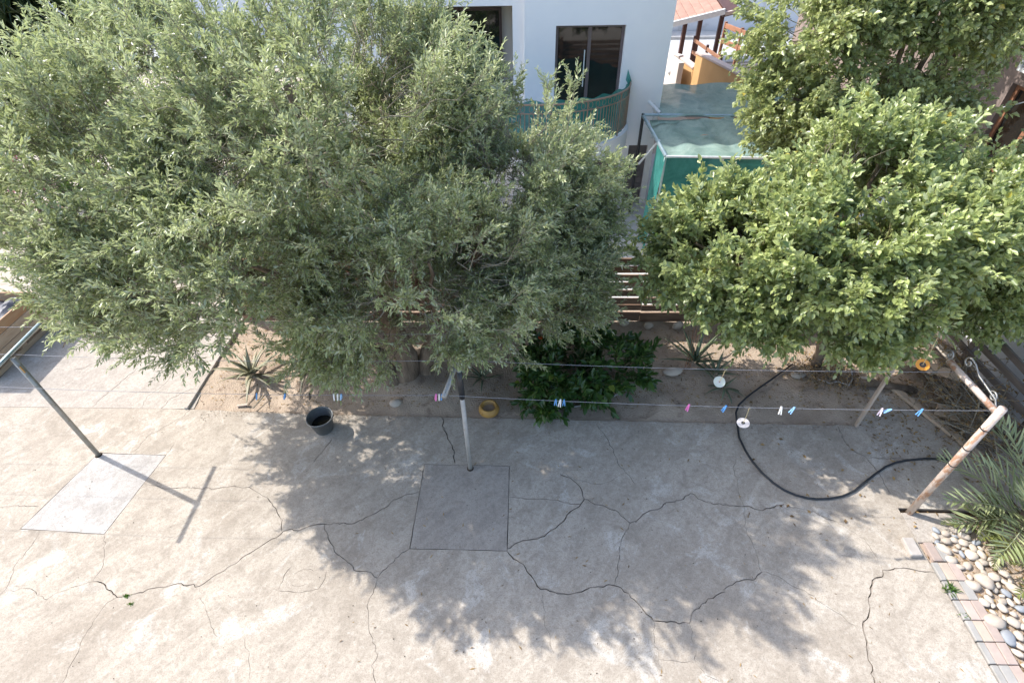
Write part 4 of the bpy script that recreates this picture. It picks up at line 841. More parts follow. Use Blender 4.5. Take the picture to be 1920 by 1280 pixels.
def sprigs(rng, S, D, L, nl, ll, lw, ang=.75, droop=.15, upb=.9, decuss=True):
    """leafy shoots: returns leaf frames and shoot polylines"""
    n = len(S); i = np.arange(nl); t = (.08 + .92 * (i + .5) / nl)[None, :, None]
    Lr = (L * rng.uniform(.65, 1.25, n))[:, None, None]
    dn = np.array([0, 0, -1.0]) * (droop * rng.uniform(.2, 1.8, (n, 1, 1)))
    bend = unit(rng.normal(size=(n, 1, 3))) * .18
    pos = S[:, None] + (D[:, None] * t + (dn + bend) * t * t) * Lr
    tan = unit(D[:, None] + 2 * (dn + bend) * t)
    a = unit(np.cross(D, unit(rng.normal(size=(n, 3)))))[:, None]; a = unit(a - tan * (a * tan).sum(-1, keepdims=True)); b = np.cross(tan, a)
    ph = ((i % 2) * np.pi + (i // 2) * (np.pi / 2 if decuss else 2.4))[None, :, None] + rng.normal(0, .35, (n, nl, 1))
    A = (ang * (1.1 - .65 * t)) + rng.normal(0, .15, (n, nl, 1))
    T = unit(tan * np.cos(A) + (a * np.cos(ph) + b * np.sin(ph)) * np.sin(A) + rng.normal(0, .10, (n, nl, 3)))
    u = UP * upb * .7 + SUNV * upb * .6 + rng.normal(0, .75, (n, nl, 3)); N = unit(u - T * (u * T).sum(-1, keepdims=True))
    sz = (.72 + .5 * np.sin(np.pi * (t[..., 0] * .8 + .1))) * rng.uniform(.55, 1.25, (n, nl))
    k = [0, nl // 2, nl - 1]; line = np.concatenate([S[:, None], pos[:, k[1:]]], 1)
    return pos.reshape(-1, 3), T.reshape(-1, 3), N.reshape(-1, 3), (ll * sz).ravel(), (lw * sz).ravel(), line
def stems(lines, r0, r1, ns=3):
    """thin three-sided shoots from an (n, k, 3) array"""
    n, k, _ = lines.shape; t = unit(lines[:, -1] - lines[:, 0]); a = unit(np.cross(t, np.array([.31, .77, .55]))); b = np.cross(t, a)
    r = np.linspace(r0, r1, k)[None, :, None]; V = []
    for j in range(ns):
        th = 2 * np.pi * j / ns; V.append(lines + (a * np.cos(th) + b * np.sin(th))[:, None] * r)
    V = np.stack(V, 2); base = (np.arange(n) * k * ns)[:, None]; Q = []
    for i in range(k - 1):
        for j in range(ns): Q.append(base + [[i * ns + j, i * ns + (j + 1) % ns, (i + 1) * ns + (j + 1) % ns, (i + 1) * ns + j]])
    return V.reshape(-1, 3), np.concatenate(Q)
def boughs(rng, lobes, nb, blen, shell=(.6, 1.0), hole=-.12, hscale=1.0, up=.35, sc=None, keep=None):
    """bases and directions of boughs spread through the outer part of a crown, with gaps"""
    Lb = np.array(lobes); wts = (Lb[:, 3] * Lb[:, 4] + Lb[:, 4] * Lb[:, 5] + Lb[:, 3] * Lb[:, 5]) * (Lb[:, 6] if Lb.shape[1] > 6 else 1); wts = wts / wts.sum(); out = []; ctr = Lb[:, :3].mean(0)
    while len(out) < nb:
        k = rng.choice(len(Lb), p=wts); d = unit(rng.normal(size=3)); p = Lb[k, :3] + d * Lb[k, 3:6] * rng.uniform(*shell)
        if any((((p - q[:3]) / q[3:6]) ** 2).sum() < .40 for j, q in enumerate(Lb) if j != k): continue
        if noise.noise(Vector(p * hscale)) < hole and rng.random() < .93: continue
        if keep is not None and not keep(p): continue
        dr = unit(unit(d / Lb[k, 3:6]) * .9 + unit(p - ctr) * .35 + UP * up * rng.uniform(.2, 1.6) + rng.normal(0, .35, 3))
        out.append((p - dr * blen * .55, dr, Lb[k, :3]))
    return out
def crown(name, seed, lobes, nb, per, blen, spr, mat, root, hi=False, twigmat='twig', bark='bark', r_st=.0035, up=.35, hole=-.12, shell=(.6, 1.0), trunk_pts=None, trunk_r=None, spread=.75, singles=0, leafname='leaf', keep=None, extra=None):
    rng = np.random.default_rng(seed); bs = boughs(rng, lobes, nb, blen, shell, hole, 1.0, up, keep=keep)
    if extra: bs += extra
    S = []; D = []; BL = []
    for base, dr, c in bs:
        s = rng.uniform(.12, 1.0, per); s[0] = 1
        axis = base + np.outer(s, dr) * blen + rng.normal(0, .02, (per, 3)); S.append(axis)
        D.append(unit(dr * (.55 + .5 * s[:, None]) + unit(rng.normal(size=(per, 3))) * spread + UP * .12))
        q = c + (base - c) * .72; m = (q + base) / 2 + rng.normal(0, .06, 3); BL.append([q, m, base, base + dr * blen])
    S = np.concatenate(S); D = np.concatenate(D)
    P, T, N, L, W, line = sprigs(rng, S, D, **spr)
    rn = rng.random(len(P)) * .75 + np.repeat(rng.random(len(S)), spr['nl']) * .25
    old = rng.random(len(P)) < .006; rn[old] = 1.0
    if singles:
        # the leaves nearest the viewer stand as leaves of their own
        cd = np.linalg.norm(P - np.array([0, 0, CAM_H]), axis=1) - L * 30; idx = np.argsort(cd)[:singles * 3]; idx = rng.choice(idx, singles, replace=False)
        variants = []
        for k in range(8):
            V, tr, q, nv = leaf_arrays(np.zeros((1, 3)), np.array([[1.0, 0, 0]]), np.array([[0, 0, 1.0]]), np.array([1.0]), np.array([spr['lw'] / spr['ll']]), True, rng.uniform(.1, .3), rng.uniform(.05, .22))
            o = nmesh(leafname, V, tr, q, mat, None, np.full(len(V), k / 8)); variants.append(o.data); bpy.data.objects.remove(o)
        off = np.array(wloc(root))
        for i in idx:
            o = bpy.data.objects.new(leafname, variants[rng.integers(8)]); C.objects.link(o); Sx = np.cross(N[i], T[i])
            Mx = Matrix(((T[i][0], Sx[0], N[i][0], 0), (T[i][1], Sx[1], N[i][1], 0), (T[i][2], Sx[2], N[i][2], 0), (0, 0, 0, 1))) @ Matrix.Scale(float(L[i]), 4)
            o.parent = root; o.matrix_basis = Matrix.Translation(Vector(P[i] - off)) @ Mx
        msk = np.ones(len(P), bool); msk[idx] = False; P, T, N, L, W, rn = P[msk], T[msk], N[msk], L[msk], W[msk], rn[msk]
    V, tr, q, nv = leaf_arrays(P, T, N, L, W, hi)
    cr = nmesh(name, V, tr, q, mat, root, np.repeat(rn, nv)); cr['kind'] = 'stuff'
    V1, Q1 = stems(line, r_st, r_st * .45); V2, Q2 = stems(np.array(BL), r_st * 2.6, r_st * 1.3, 5)
    nmesh('twigs', np.concatenate([V1, V2]), None, np.concatenate([Q1, Q2 + len(V1)]), MAT[twigmat], root)['kind'] = 'stuff'
    return cr
def gnarl(pts, n=4, amp=.05, rng=random):
    out = [Vector(pts[0])]
    for a, b in zip(pts[:-1], pts[1:]):
        a = Vector(a); b = Vector(b)
        for i in range(1, n + 1):
            p = a.lerp(b, i / n)
            if i < n: p += Vector((rng.uniform(-amp, amp), rng.uniform(-amp, amp), rng.uniform(-amp, amp)))
            out.append(p)
    return out
def limb(name, pts, r0, r1, mat, root, n=9, amp=.05, seed=0):
    rg = random.Random(seed); P = gnarl(pts, 4, amp, rg); k = len(P); m = MB().tube(P, [(r0 + (r1 - r0) * i / (k - 1)) * rg.uniform(.9, 1.12) for i in range(k)], n)
    return m.build(name, mat, root, True)

# ---- the olive
OLIVE = [(-2.4, 5.6, 4.1, 2.0, 1.9, 1.4, 1), (-4.2, 5.6, 3.65, 1.7, 1.7, 1.3, 1), (-5.4, 6.0, 3.1, 1.2, 1.2, 0.9, 1), (-0.5, 6.2, 2.9, 1.4, 1.3, 1.05, 1.1), (-3.3, 4.7, 3.0, 1.5, 1.2, 0.9, 1.1), (-1.2, 4.9, 2.85, 1.4, 1.1, 0.9, 1.1), (-4.5, 5.1, 2.65, 0.95, 0.9, 0.65, 1.1), (0.35, 6.1, 2.0, 0.8, 0.8, 0.8, 1.2), (-2.5, 4.9, 2.15, 1.5, 0.7, 0.5, 1), (-4.2, 5.3, 2.0, 1.0, 0.7, 0.5, 1), (-1.0, 5.2, 1.9, 0.9, 0.6, 0.5, 1), (-1.75, 6.6, 4.3, 1.1, 1.1, 0.95, 1.0), (0.55, 6.9, 1.3, 0.7, 0.5, 0.75, 1.6), (-0.6, 6.7, 1.7, 0.9, 0.6, 0.8, 1.4), (0.55, 5.9, 1.8, 0.65, 0.5, 0.5, 1.5), (-0.1, 5.3, 1.9, 0.6, 0.5, 0.45, 1.4), (-2.1, 6.9, 2.0, 1.2, 0.6, 0.9, 1.3), (-3.8, 6.6, 2.1, 1.1, 0.7, 0.9, 1), (-2.9, 7.4, 3.2, 1.5, 0.8, 1.2, 1.3), (-4.7, 7.2, 2.7, 1.3, 0.8, 1.1, 1.3), (-0.9, 7.4, 2.6, 1.1, 0.7, 1.0, 1.0), (0.05, 6.9, 3.5, 0.7, 0.7, 0.6, 1.3), (0.8, 6.8, 2.9, 0.42, 0.42, 0.45, 1.4), (0.95, 6.6, 2.2, 0.45, 0.5, 0.7, 1.5), (-0.2, 6.1, 3.7, 1.0, 0.9, 0.8, 1.2), (-4.3, 6.6, 4.5, 1.25, 1.1, 0.9, 1.2), (-1.6, 5.2, 1.75, 0.9, 0.5, 0.4, 1), (-2.6, 5.1, 1.8, 0.8, 0.5, 0.4, 1), (-1.9, 5.25, 1.5, 0.75, 0.4, 0.35, 1.2)]
ot = empty('olive_tree', (-1.9, 6.0, 0), 'large silvery olive tree spreading over the left half of the bed', 'olive tree')
limb('trunk', [(-1.92, 5.98, -.05), (-1.88, 6.02, .5), (-2.0, 6.05, 1.0), (-2.1, 5.9, 1.7)], .21, .12, MAT['bark'], ot, 12, .03, 1)
limb('trunk', [(-1.72, 6.08, -.05), (-1.55, 6.15, .5), (-1.2, 6.2, 1.2), (-.7, 6.25, 2.2), (-.4, 6.3, 3.2)], .15, .05, MAT['bark'], ot, 10, .04, 2)
limb('trunk', [(-2.08, 5.92, -.05), (-2.3, 5.9, .6), (-2.9, 5.8, 1.4), (-3.8, 5.7, 2.5), (-4.4, 5.6, 3.6)], .16, .06, MAT['bark'], ot, 10, .05, 3)
for i, (pts, r) in enumerate(([(-2.1, 5.9, 1.7), (-2.2, 5.7, 2.8), (-2.4, 5.6, 4.6)], .10), ) if False else enumerate((([(-2.1, 5.9, 1.7), (-2.2, 5.7, 2.8), (-2.4, 5.6, 4.6)], .10), ([(-2.05, 5.95, 1.5), (-2.5, 5.3, 2.3), (-3.2, 4.8, 3.0)], .07), ([(-1.4, 6.15, .9), (-1.2, 5.5, 1.9), (-1.1, 5.0, 2.9)], .06), ([(-3.3, 5.75, 1.9), (-4.6, 5.7, 2.6), (-5.7, 5.8, 3.2)], .06), ([(-.9, 6.2, 1.8), (-.2, 6.2, 2.0), (.4, 6.1, 2.1)], .04), ([(-3.0, 5.8, 1.5), (-3.9, 5.3, 1.9), (-4.8, 5.0, 2.5)], .05))):
    limb('branch', pts, r, r * .3, MAT['bark'], ot, 8, .05, 10 + i)
crown('crown', 21, OLIVE, 2680, 13, .46, dict(L=.25, nl=16, ll=.057, lw=.0185, ang=.85, droop=.05, upb=.8), MAT['olive'], ot, twigmat='twig', r_st=.0026, hole=.03, spread=.8, shell=(.52, 1.02), up=.65)

# ---- lemon tree in the bed
LEMON = [(3.86, 5.63, 2.62, 1.2, 1.0, 0.8), (2.69, 5.88, 2.42, 0.95, 0.72, 0.68), (5.25, 5.9, 2.75, 1.05, 0.9, 0.6), (3.9, 5.1, 2.02, 0.8, 0.45, 0.48), (5.55, 5.5, 2.8, 0.6, 0.5, 0.4), (4.2, 6.38, 2.8, 1.05, 0.8, 0.65), (5.63, 6.2, 2.67, 0.9, 0.8, 0.65), (3.2, 5.4, 1.98, 0.6, 0.45, 0.48), (2.77, 6.47, 2.5, 0.72, 0.55, 0.45), (2.27, 6.3, 2.35, 0.55, 0.45, 0.5), (2.0, 6.1, 2.3, 0.45, 0.45, 0.5), (6.3, 5.9, 2.65, 0.75, 0.75, 0.6), (6.4, 6.15, 1.65, 0.65, 0.55, 0.5), (1.9, 6.4, 2.0, 0.4, 0.4, 0.5), (4.6, 6.9, 3.25, 1.1, 0.6, 0.5), (6.7, 6.3, 2.4, 0.7, 0.55, 0.5), (5.9, 6.6, 2.75, 0.85, 0.6, 0.45), (6.6, 5.95, 1.95, 0.5, 0.45, 0.45)]
lt = empty('lemon_tree', (4.72, 6.35, 0), 'broad leafy lemon tree in the bed in front of the slat fence', 'lemon tree')
limb('trunk', [(4.72, 6.35, -.05), (4.7, 6.38, .6), (4.6, 6.3, 1.25)], .09, .07, MAT['bark'], lt, 10, .02, 31)
for i, e in enumerate(LEMON): limb('branch', [(4.6, 6.3, 1.2), ((4.6 + e[0]) / 2, (6.3 + e[1]) / 2, e[2] * .8), e[:3]], .05, .02, MAT['bark'], lt, 7, .05, 40 + i)
crown('crown', 22, LEMON, 1180, 10, .40, dict(L=.26, nl=11, ll=.075, lw=.043, ang=.95, droop=.16, upb=1.0, decuss=False), MAT['lemon'], lt, True, 'greentwig', r_st=.003, hole=-.08, singles=280, shell=(.5, 1.05))
rl_ = np.random.default_rng(4)
for i in range(16):
    e = LEMON[i % len(LEMON)]; d = unit(rl_.normal(size=3) + np.array([-.3, -.9, .3])); p = np.array(e[:3]) + d * np.array(e[3:6]) * .98
    MB().lathe([(0, -.036), (.006, -.034), (.018, -.025), (.026, -.006), (.026, .008), (.018, .026), (.006, .034), (0, .038)], tuple(p), 10).build('lemon', MAT['fruit'], lt, True)

# ---- tree in the next yard
BACK = [(5.9, 10.4, 3.3, 1.4, 1.3, 1.3), (7.2, 10.6, 4.4, 1.5, 1.3, 1.0), (5.1, 10.6, 4.1, 1.15, 1.1, 1.2), (6.4, 10.8, 4.9, 1.7, 1.4, 1.1), (4.9, 10.4, 2.9, 0.8, 0.7, 0.7), (8.6, 11.2, 5.2, 1.3, 1.2, 0.9), (5.7, 10.0, 2.3, 1.2, 0.9, 0.9), (6.9, 9.7, 2.7, 1.0, 0.8, 0.8), (7.9, 14.6, 4.4, 1.6, 1.4, 1.4), (8.3, 10.9, 4.5, 1.2, 1.1, 0.9), (6.8, 10.6, 3.7, 1.2, 1.0, 1.0)]
nb_ = empty('yard_tree', (6.8, 10.5, -1.3), 'large leafy tree in the next yard at the upper right', 'tree')
limb('trunk', [(6.8, 10.5, -1.35), (6.75, 10.5, .5), (6.8, 10.4, 2.0)], .14, .10, MAT['bark'], nb_, 10, .04, 51)
for i, e in enumerate(BACK): limb('branch', [(6.8, 10.42, 1.9), ((6.8 + e[0]) / 2, (10.4 + e[1]) / 2, 1.9 + (e[2] - 1.9) * .6), e[:3]], .07, .025, MAT['bark'], nb_, 7, .08, 60 + i)
crown('crown', 23, BACK, 1250, 9, .50, dict(L=.30, nl=11, ll=.088, lw=.056, ang=.95, droop=.2, upb=1.0, decuss=False), MAT['back'], nb_, False, 'greentwig', r_st=.0035, hole=-.1, shell=(.5, 1.05))

# ---- dark citrus shrub in the shade
SHR = [(.75, 5.85, .42, .75, .6, .42), (1.3, 5.85, .45, .5, .5, .4), (.35, 5.6, .35, .35, .35, .3), (.25, 5.25, .15, .25, .2, .2)]
st = empty('citrus_shrub', (.8, 5.85, 0), 'low dark glossy citrus shrub in the shade behind the front wire', 'shrub')
for i, e in enumerate(SHR): limb('stem', [(.85, 5.85, -.06), ((.85 + e[0]) / 2, (5.85 + e[1]) / 2, e[2] * .8), e[:3]], .03, .012, MAT['bark'], st, 7, .02, 70 + i)
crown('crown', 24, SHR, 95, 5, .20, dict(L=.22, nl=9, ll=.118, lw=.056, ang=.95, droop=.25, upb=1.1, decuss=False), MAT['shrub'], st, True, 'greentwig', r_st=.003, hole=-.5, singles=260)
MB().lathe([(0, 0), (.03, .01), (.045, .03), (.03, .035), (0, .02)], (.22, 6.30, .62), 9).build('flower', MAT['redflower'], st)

# ---- aloes and agaves
def blade(base, d, L, wd, mat, root, droop=.35, th=.22, name='leaf'):
    d = Vector(d).normalized(); s = d.cross(Vector((0, 0, 1)));
    if s.length < .05: s = Vector((1, 0, 0))
    s.normalize(); n = 8; V = []; F = []; p = Vector(base); cur = d.copy()
    for i in range(n + 1):
        t = i / n; wv = wd * (1 - t ** 1.7) * (.75 + .5 * t if t < .35 else .92) + .002; u = s.cross(cur).normalized()
        V += [tuple(p + s * wv * .5 + u * wv * .16), tuple(p - u * wv * th), tuple(p - s * wv * .5 + u * wv * .16), tuple(p + u * wv * .05)]
        cur = (cur + Vector((0, 0, -1)) * droop / n * (1 + t)).normalized(); p = p + cur * L / n
    for i in range(n):
        for j in range(4): F.append((i * 4 + j, i * 4 + (j + 1) % 4, i * 4 + 4 + (j + 1) % 4, i * 4 + 4 + j))
    return mobj(name, V, F, mat, root, True)
def aloe(name, c, nleaf, L, wd, mat, label, seed, droop=.4, up=(.25, 1.1)):
    rg = random.Random(seed); E_ = empty(name, c, label, 'aloe')
    for i in range(nleaf):
        a = i * 2.39996 + rg.uniform(-.2, .2); f = i / nleaf; el = up[0] + (up[1] - up[0]) * f + rg.uniform(-.1, .15)
        d = (math.cos(a) * math.cos(el), math.sin(a) * math.cos(el), math.sin(el))
        blade((c[0] + d[0] * .04, c[1] + d[1] * .04, c[2] + .03 + .08 * f), d, L * rg.uniform(.75, 1.15) * (1 - .25 * f), wd * rg.uniform(.85, 1.15), mat, E_, droop * rg.uniform(.5, 1.6))
    return E_
aloe('aloe_plant', (-4.5, 6.05, 0), 20, .62, .085, MAT['aloe'], 'big pale aloe rosette under the olive, leftmost in the bed', 1, .5, (.15, 1.2))
aloe('aloe_plant', (-3.63, 6.12, 0), 18, .55, .07, MAT['aloe'], 'aloe rosette under the olive, behind the grey bucket', 2, .4)
aloe('aloe_plant', (2.74, 6.34, .05), 15, .66, .075, MAT['aloe_green'], 'tall spiky green aloe standing right of the flat stone', 3, .25, (.25, 1.25))
aloe('aloe_plant', (3.03, 6.1, .02), 12, .42, .05, MAT['aloe_green'], 'smaller aloe tucked against the right of the tall spiky one', 4, .4)
aloe('aloe_plant', (3.08, 5.78, 0), 9, .34, .045, MAT['aloe_green'], 'sprawling small aloe near the silver disc', 5, .7, (.05, .8))
aloe('aloe_plant', (-.71, 5.98, 0), 14, .34, .05, MAT['aloe_green'], 'small dark aloe rosette behind the middle pole', 6, .5)
for i in range(3): tag(MB().tube([(2.60 + .04 * i, 6.30, 0), (2.61 + .035 * i, 6.33, .45), (2.585 + .05 * i, 6.36, .85)], [.006, .005, .003], 5).build('flower_stalk', MAT['terracotta']), ('dry reddish flower stalk left of the tall aloe, ' + ('left', 'middle', 'right')[i] + ' of three'), 'stalk', 'dry stalks by the tall aloe')

# ---- brush under the lemon tree
db = empty('dead_brush', (4.75, 6.15, 0), 'tangle of dry brown brush at the foot of the lemon tree', 'brush')
rg = np.random.default_rng(8); n = 130
S = np.stack([rg.normal(4.78, .22, n), rg.normal(6.1, .16, n), rg.uniform(0, .12, n)], 1); D = unit(np.stack([rg.normal(0, .8, n), rg.normal(-.1, .7, n), rg.uniform(.2, 1.0, n)], 1))
P, T, N_, L, W, line = sprigs(rg, S, D, .38, 7, .035, .02, .9, .5)
V, tr, q, nv = leaf_arrays(P, T, N_, L, W); nmesh('foliage', V, tr, None, MAT['litter'], db, np.repeat(rg.random(len(P)), 4))['kind'] = 'stuff'
V, Q = stems(line, .005, .002); nmesh('twigs', V, None, Q, MAT['twig'], db)['kind'] = 'stuff'
dt = empty('brush_pile', (6.2, 5.5, 0), 'tangled dry branches heaped against the grey fence behind the scroll bracket', 'brush')
n = 260; S = np.stack([rg.normal(6.3, .22, n), rg.normal(5.2, .6, n), rg.uniform(0, .6, n)], 1); D = unit(np.stack([rg.normal(0, .6, n), rg.normal(0, 1.0, n), rg.normal(.15, .35, n)], 1))
P, T, N_, L, W, line = sprigs(rg, S, D, .6, 7, .05, .025, .9, .2)
V, tr, q, nv = leaf_arrays(P, T, N_, L, W); nmesh('foliage', V, tr, None, MAT['litter'], dt, np.repeat(rg.random(len(P)), 4))['kind'] = 'stuff'
V, Q = stems(line, .008, .003); nmesh('twigs', V, None, Q, MAT['twig'], dt)['kind'] = 'stuff'
# bare twigs sticking out of the lemon crown
bt = empty('bare_branch', (4.3, 6.7, 3.2), 'bare grey branch tips poking out between the two right trees', 'branch')
n = 26; S = np.stack([rg.normal(4.3, .35, n), rg.normal(6.7, .15, n), rg.uniform(3.1, 3.5, n)], 1); D = unit(np.stack([rg.normal(0, .5, n), rg.normal(0, .4, n), np.ones(n)], 1))
line = np.stack([S, S + D * .18 + rg.normal(0, .02, (n, 3)), S + D * .34 + rg.normal(0, .05, (n, 3)), S + D * .5 + rg.normal(0, .09, (n, 3))], 1)
V, Q = stems(line, .006, .002, 4); nmesh('twigs', V, None, Q, MAT['twig'], bt)['kind'] = 'stuff'

# ---- palms at the right
def frond(root, c, az, el, L, nl, ll, lw, mat, rg, droop=.7):
    d = np.array([math.cos(az) * math.cos(el), math.sin(az) * math.cos(el), math.sin(el)]); n = 14; p = np.array(c, float); cur = d.copy(); pts = [p.copy()]
    for i in range(n):
        cur = unit(cur + np.array([0, 0, -1]) * droop / n * (.4 + 1.4 * i / n)); p = p + cur * L / n; pts.append(p.copy())
    pts = np.array(pts); t = np.linspace(.16, 1.0, nl); idx = t * n; i0 = np.minimum(idx.astype(int), n - 1); fr = (idx - i0)[:, None]; B = pts[i0] * (1 - fr) + pts[i0 + 1] * fr; tg = unit(pts[i0 + 1] - pts[i0])
    sd = unit(np.cross(tg, UP)); Pq = []; Tq = []; Nq = []; Lq = []; Wq = []
    for s in (-1, 1):
        A = (.95 - .45 * t)[:, None] + rg.normal(0, .08, (nl, 1)); up = np.cross(sd, tg)
        T = unit(tg * np.cos(A) + sd * s * np.sin(A) + up * (.32 + rg.normal(0, .12, (nl, 1)))); u = up + rg.normal(0, .2, (nl, 3)) - sd * s * .5
        Pq.append(B); Tq.append(T); Nq.append(unit(u - T * (u * T).sum(-1, keepdims=True))); k = np.sin(np.pi * np.clip(t * .85 + .12, 0, 1)) ** .6 * rg.uniform(.85, 1.1, nl); Lq.append(ll * k); Wq.append(np.full(nl, lw))
    Pq, Tq, Nq, Lq, Wq = map(np.concatenate, (Pq, Tq, Nq, Lq, Wq)); V, tr, q, nv = leaf_arrays(Pq, Tq, Nq, Lq, Wq, True, .30, .06)
    r = np.linspace(.012, .003, n + 1); a = unit(np.cross(d, UP)); b = np.cross(d, a); base = len(V); SV = np.concatenate([pts + a * r[:, None], pts - a * r[:, None] * .5 + b * r[:, None] * .8, pts - a * r[:, None] * .5 - b * r[:, None] * .8]); m = n + 1
    Q2 = [[base + j * m + i, base + j * m + i + 1, base + ((j + 1) % 3) * m + i + 1, base + ((j + 1) % 3) * m + i] for i in range(n) for j in range(3)]
    V = np.concatenate([V, SV]); q = np.concatenate([q, np.array(Q2)]); return nmesh('frond', V, None, q, mat, root, np.concatenate([np.repeat(rg.random(len(Pq)), nv), np.full(len(SV), .6)]))
rp = np.random.default_rng(12)
pa = empty('date_palm', (6.15, 3.55, 0), 'grey green young date palm at the right edge behind the rusty pole', 'palm')
for az, el, L in ((178, 32, 1.15), (160, 52, 1.2), (140, 30, 1.1), (195, 58, 1.0), (215, 25, 1.05), (235, 48, 1.0), (120, 60, 1.3), (90, 40, 1.2), (60, 55, 1.2), (20, 45, 1.2), (-30, 40, 1.2), (-70, 50, 1.1), (255, 28, .95), (185, 15, .9)):
    frond(pa, (6.15, 3.55, .12), R(az), R(el), L, 17, .38, .024, MAT['palm'], rp, .65)
MB().lathe([(.10, -.05), (.13, .05), (.11, .18), (.05, .26), (0, .28)], (6.15, 3.55, 0), 12).build('stump', MAT['bark'], pa)
pb = empty('palm_seedling', (5.72, 3.42, 0), 'small yellow green palm seedling beside the cobbles', 'palm')
for az, el, L in ((172, 18, .62), (150, 40, .5), (205, 35, .5), (235, 15, .55), (120, 50, .5), (80, 40, .45), (270, 35, .5)): frond(pb, (5.72, 3.42, .02), R(az), R(el), L, 18, .15, .012, MAT['palmy'], rp, .5)
pd = empty('palm_seedling', (6.0, 2.85, 0), 'pale spiky palm clump at the right edge below the date palm', 'palm')
for az, el, L in ((170, 35, .65), (200, 20, .6), (225, 45, .6), (140, 25, .65), (250, 15, .6), (100, 50, .6), (180, 65, .6), (60, 40, .6)): frond(pd, (6.0, 2.85, .02), R(az), R(el), L, 22, .22, .014, MAT['palmy'], rp, .55)

# ---- far left: strap-leaved tree, bougainvillea
dp = empty('strap_leaf_palm', (-11.2, 12.5, 0), 'dark strap-leaved tree in the upper left corner', 'palm')
MB().tube([(-11.2, 12.5, -.1), (-11.1, 12.5, 2.0), (-11.2, 12.45, 4.3)], [.14, .12, .10], 9).build('trunk', MAT['bark'], dp, True)
n = 800; hd = np.array([[-11.2, 12.4, 4.4], [-12.0, 12.2, 3.4], [-10.6, 12.6, 3.6], [-11.2, 11.8, 2.9], [-12.2, 13, 4.6], [-10.4, 12.6, 4.6], [-9.9, 13.0, 3.9]])[rp.integers(0, 7, n)]
D = unit(np.stack([rp.normal(0, 1, n), rp.normal(0, 1, n), rp.uniform(-.8, .7, n)], 1)); nn = UP + rp.normal(0, .3, (n, 3)); nn = unit(nn - D * (nn * D).sum(-1, keepdims=True))
V, tr, q, nv = leaf_arrays(hd + D * .05, D, nn, rp.uniform(.7, 1.15, n), rp.uniform(.05, .08, n), True, .1, .45); nmesh('crown', V, None, q, MAT['darkpalm'], dp, np.repeat(rp.random(n), 6))['kind'] = 'stuff'
bg_ = empty('bougainvillea', (-11.9, 11.6, 0), 'green bush with magenta flowers at the far left edge', 'shrub')
limb('stem', [(-11.9, 11.6, -.1), (-11.9, 11.6, .6), (-11.8, 11.6, 1.2)], .05, .03, MAT['bark'], bg_, 7, .03, 90)
crown('crown', 25, [(-12.0, 11.7, 1.5, 1.1, .8, .8), (-11.4, 11.3, 1.2, .6, .5, .5)], 70, 7, .35, dict(L=.3, nl=9, ll=.07, lw=.045, ang=1.0, droop=.3, upb=1.0, decuss=False), MAT['shrub'], bg_, True, 'greentwig', hole=-.5)
crown('flowers', 26, [(-11.6, 11.2, 1.0, .7, .4, .35)], 14, 5, .3, dict(L=.2, nl=8, ll=.05, lw=.045, ang=1.2, droop=.4, upb=1.0, decuss=False), MAT['flower'], bg_, True, 'greentwig', hole=-.9)
hb_ = empty('added_gap_shrub', (-4.5, 10.2, -.05), 'tall dark green shrubs glimpsed behind the olive crown', 'shrub')  # added leaf mass, blocks bright ground showing through holes in the olive crown
limb('stem', [(-6.2, 10.2, -.1), (-6.2, 10.2, .8), (-6.3, 10.2, 1.8)], .07, .04, MAT['bark'], hb_, 7, .04, 97); limb('stem', [(-2.9, 10.2, -.6), (-2.9, 10.2, .8), (-2.8, 10.2, 1.6)], .07, .04, MAT['bark'], hb_, 7, .04, 98)
crown('crown', 29, [(-6.5, 10.2, 1.5, 2.3, 1.0, 1.5), (-2.9, 10.2, 1.2, 2.1, 1.0, 1.5), (-8.6, 10.6, 1.3, 1.4, .9, 1.2)], 330, 7, .5, dict(L=.34, nl=10, ll=.11, lw=.06, ang=1.0, droop=.25, upb=1.0, decuss=False), MAT['shrub'], hb_, False, 'greentwig', hole=-.6, shell=(.6, 1.0))
# ---- climber by the taupe house, weeds on its ledge
cl = empty('climber', (8.9, 9.3, 0), 'pale climbing plant at the right edge beside the pipe hoop', 'climber')
limb('stem', [(8.9, 9.3, -.1), (8.95, 9.35, 1.0), (9.1, 9.5, 2.4)], .03, .012, MAT['twig'], cl, 6, .05, 95)
crown('crown', 27, [(9.1, 9.4, 1.6, .35, .4, .6), (9.2, 9.6, 2.3, .3, .3, .4)], 40, 6, .25, dict(L=.22, nl=8, ll=.06, lw=.04, ang=1.0, droop=.4, upb=1.0, decuss=False), MAT['back'], cl, True, 'greentwig', hole=-.6)
wl = empty('ledge_plants', (9.9, 11.6, .55), 'dark leafy plants growing on the ledge below the taupe house window', 'plant')
crown('crown', 28, [(9.9, 11.4, .85, .4, .6, .35)], 30, 6, .25, dict(L=.22, nl=8, ll=.08, lw=.05, ang=1.0, droop=.3, upb=1.0, decuss=False), MAT['shrub'], wl, True, 'greentwig', hole=-.6)

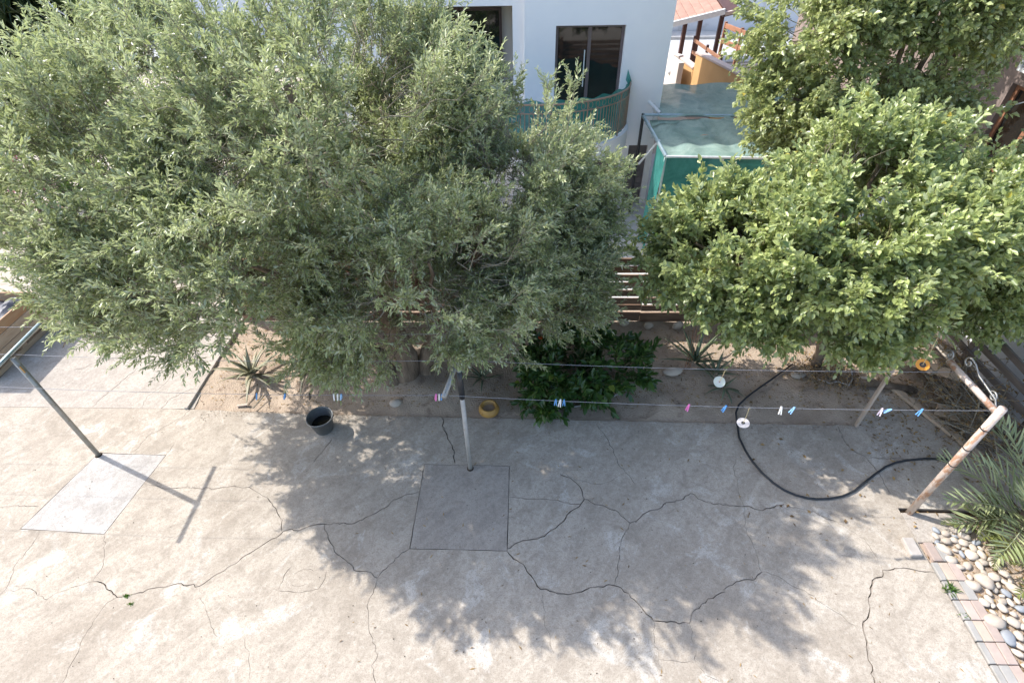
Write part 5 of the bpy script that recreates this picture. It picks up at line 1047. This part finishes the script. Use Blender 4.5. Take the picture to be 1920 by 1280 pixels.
# ---- loose stuff: fallen leaves, grit, weeds
def litter(name, n, reg, ll, lw, mat, label, seed, z=.004, zf=None):
    rg = np.random.default_rng(seed); P = np.stack([rg.uniform(reg[0], reg[1], n), rg.uniform(reg[2], reg[3], n), np.full(n, z)], 1)
    if zf: P[:, 2] = [zf(p[0], p[1]) + .006 for p in P]
    a = rg.uniform(0, 2 * np.pi, n); T = unit(np.stack([np.cos(a), np.sin(a), rg.normal(0, .12, n)], 1)); u = UP + rg.normal(0, .25, (n, 3)); N = unit(u - T * (u * T).sum(-1, keepdims=True)); k = rg.uniform(.5, 1.25, n)
    V, tr, q, nv = leaf_arrays(P, T, N, ll * k, lw * k, False, .25, -.05); o = nmesh(name, V, tr, None, mat, None, np.repeat(rg.random(n), 4)); return tag(o, label, 'leaf litter', kind='stuff')
litter('fallen_leaves', 190, (-2.2, 4.7, 1.2, 5.1), .055, .013, MAT['litter'], 'narrow fallen olive leaves scattered over the shaded concrete', 1)
litter('fallen_leaves', 60, (3.0, 6.1, 3.5, 5.7), .06, .035, MAT['litter'], 'broad yellowed leaves fallen near the hose', 2)
litter('right_litter', 700, (4.9, 6.6, 4.3, 7.0), .06, .022, MAT['litter'], 'leaves and chips scattered between the stake and the grey fence', 6, .02)
litter('grit', 260, (-7, 4.6, .6, 5.2), .016, .012, MAT['dirt'], 'dark specks of grit on the concrete', 3, .003)
litter('bed_litter', 2600, (-5.1, 6.4, 5.4, 7.3), .05, .016, MAT['litter'], 'dry leaf litter on the sandy bed', 4, zf=soil_z)
litter('side_litter', 1800, (4.8, 6.6, .4, 3.7), .055, .02, MAT['litter'], 'dry leaf litter between the cobbles and palms', 5, zf=side_z)
rg = np.random.default_rng(31); n = 1500; xx = rg.uniform(-5.0, 4.8, n); P = np.stack([xx, 5.32 - (xx + 5.1) * .0225 - np.abs(rg.normal(0, .07, n)) * (1 + .8 * np.sin(xx * 2.1)), np.full(n, .003)], 1)
a = rg.uniform(0, 6.28, n); T = np.stack([np.cos(a), np.sin(a), np.zeros(n)], 1); N = unit(UP + rg.normal(0, .5, (n, 3))); N = unit(N - T * (N * T).sum(-1, keepdims=True)); k = rg.uniform(.006, .02, n)
V, tr, q, nv = leaf_arrays(P, T, N, k, k * .9, False, .5, -.1); tag(nmesh('spilt_soil', V, tr, None, MAT['soil'], None, np.repeat(rg.random(n), 4)), 'crumbs of soil spilt from the bed over the slab edge', 'soil', kind='stuff')
def weed(c, n, label, seed, sp=.05, L=.06):
    rg = np.random.default_rng(seed); P = np.stack([c[0] + rg.normal(0, sp, n), c[1] + rg.normal(0, sp * .5, n), np.zeros(n)], 1); T = unit(np.stack([rg.normal(0, .7, n), rg.normal(0, .7, n), rg.uniform(.2, 1, n)], 1)); u = UP + rg.normal(0, .4, (n, 3)); N = unit(u - T * (u * T).sum(-1, keepdims=True))
    V, tr, q, nv = leaf_arrays(P, T, N, L * rg.uniform(.5, 1.2, n), np.full(n, .011), False, .2, .2); tag(nmesh('weed', V, tr, None, MAT['grass'], None, np.repeat(rg.random(n), 4)), label, 'weed')
weed((-4.60, 2.52), 60, 'small green weeds growing in the forked crack at the left', 1, .02, .02); weed((-4.50, 2.43), 40, 'reddish green weed lower in the forked crack at the left', 2, .016, .018); weed((4.79, 2.72), 45, 'thin grass tuft between patio and brick edging', 3, .03, .11); weed((4.78, 2.46), 14, 'small weed at the patio edge below the grass tuft', 4, .03, .05)
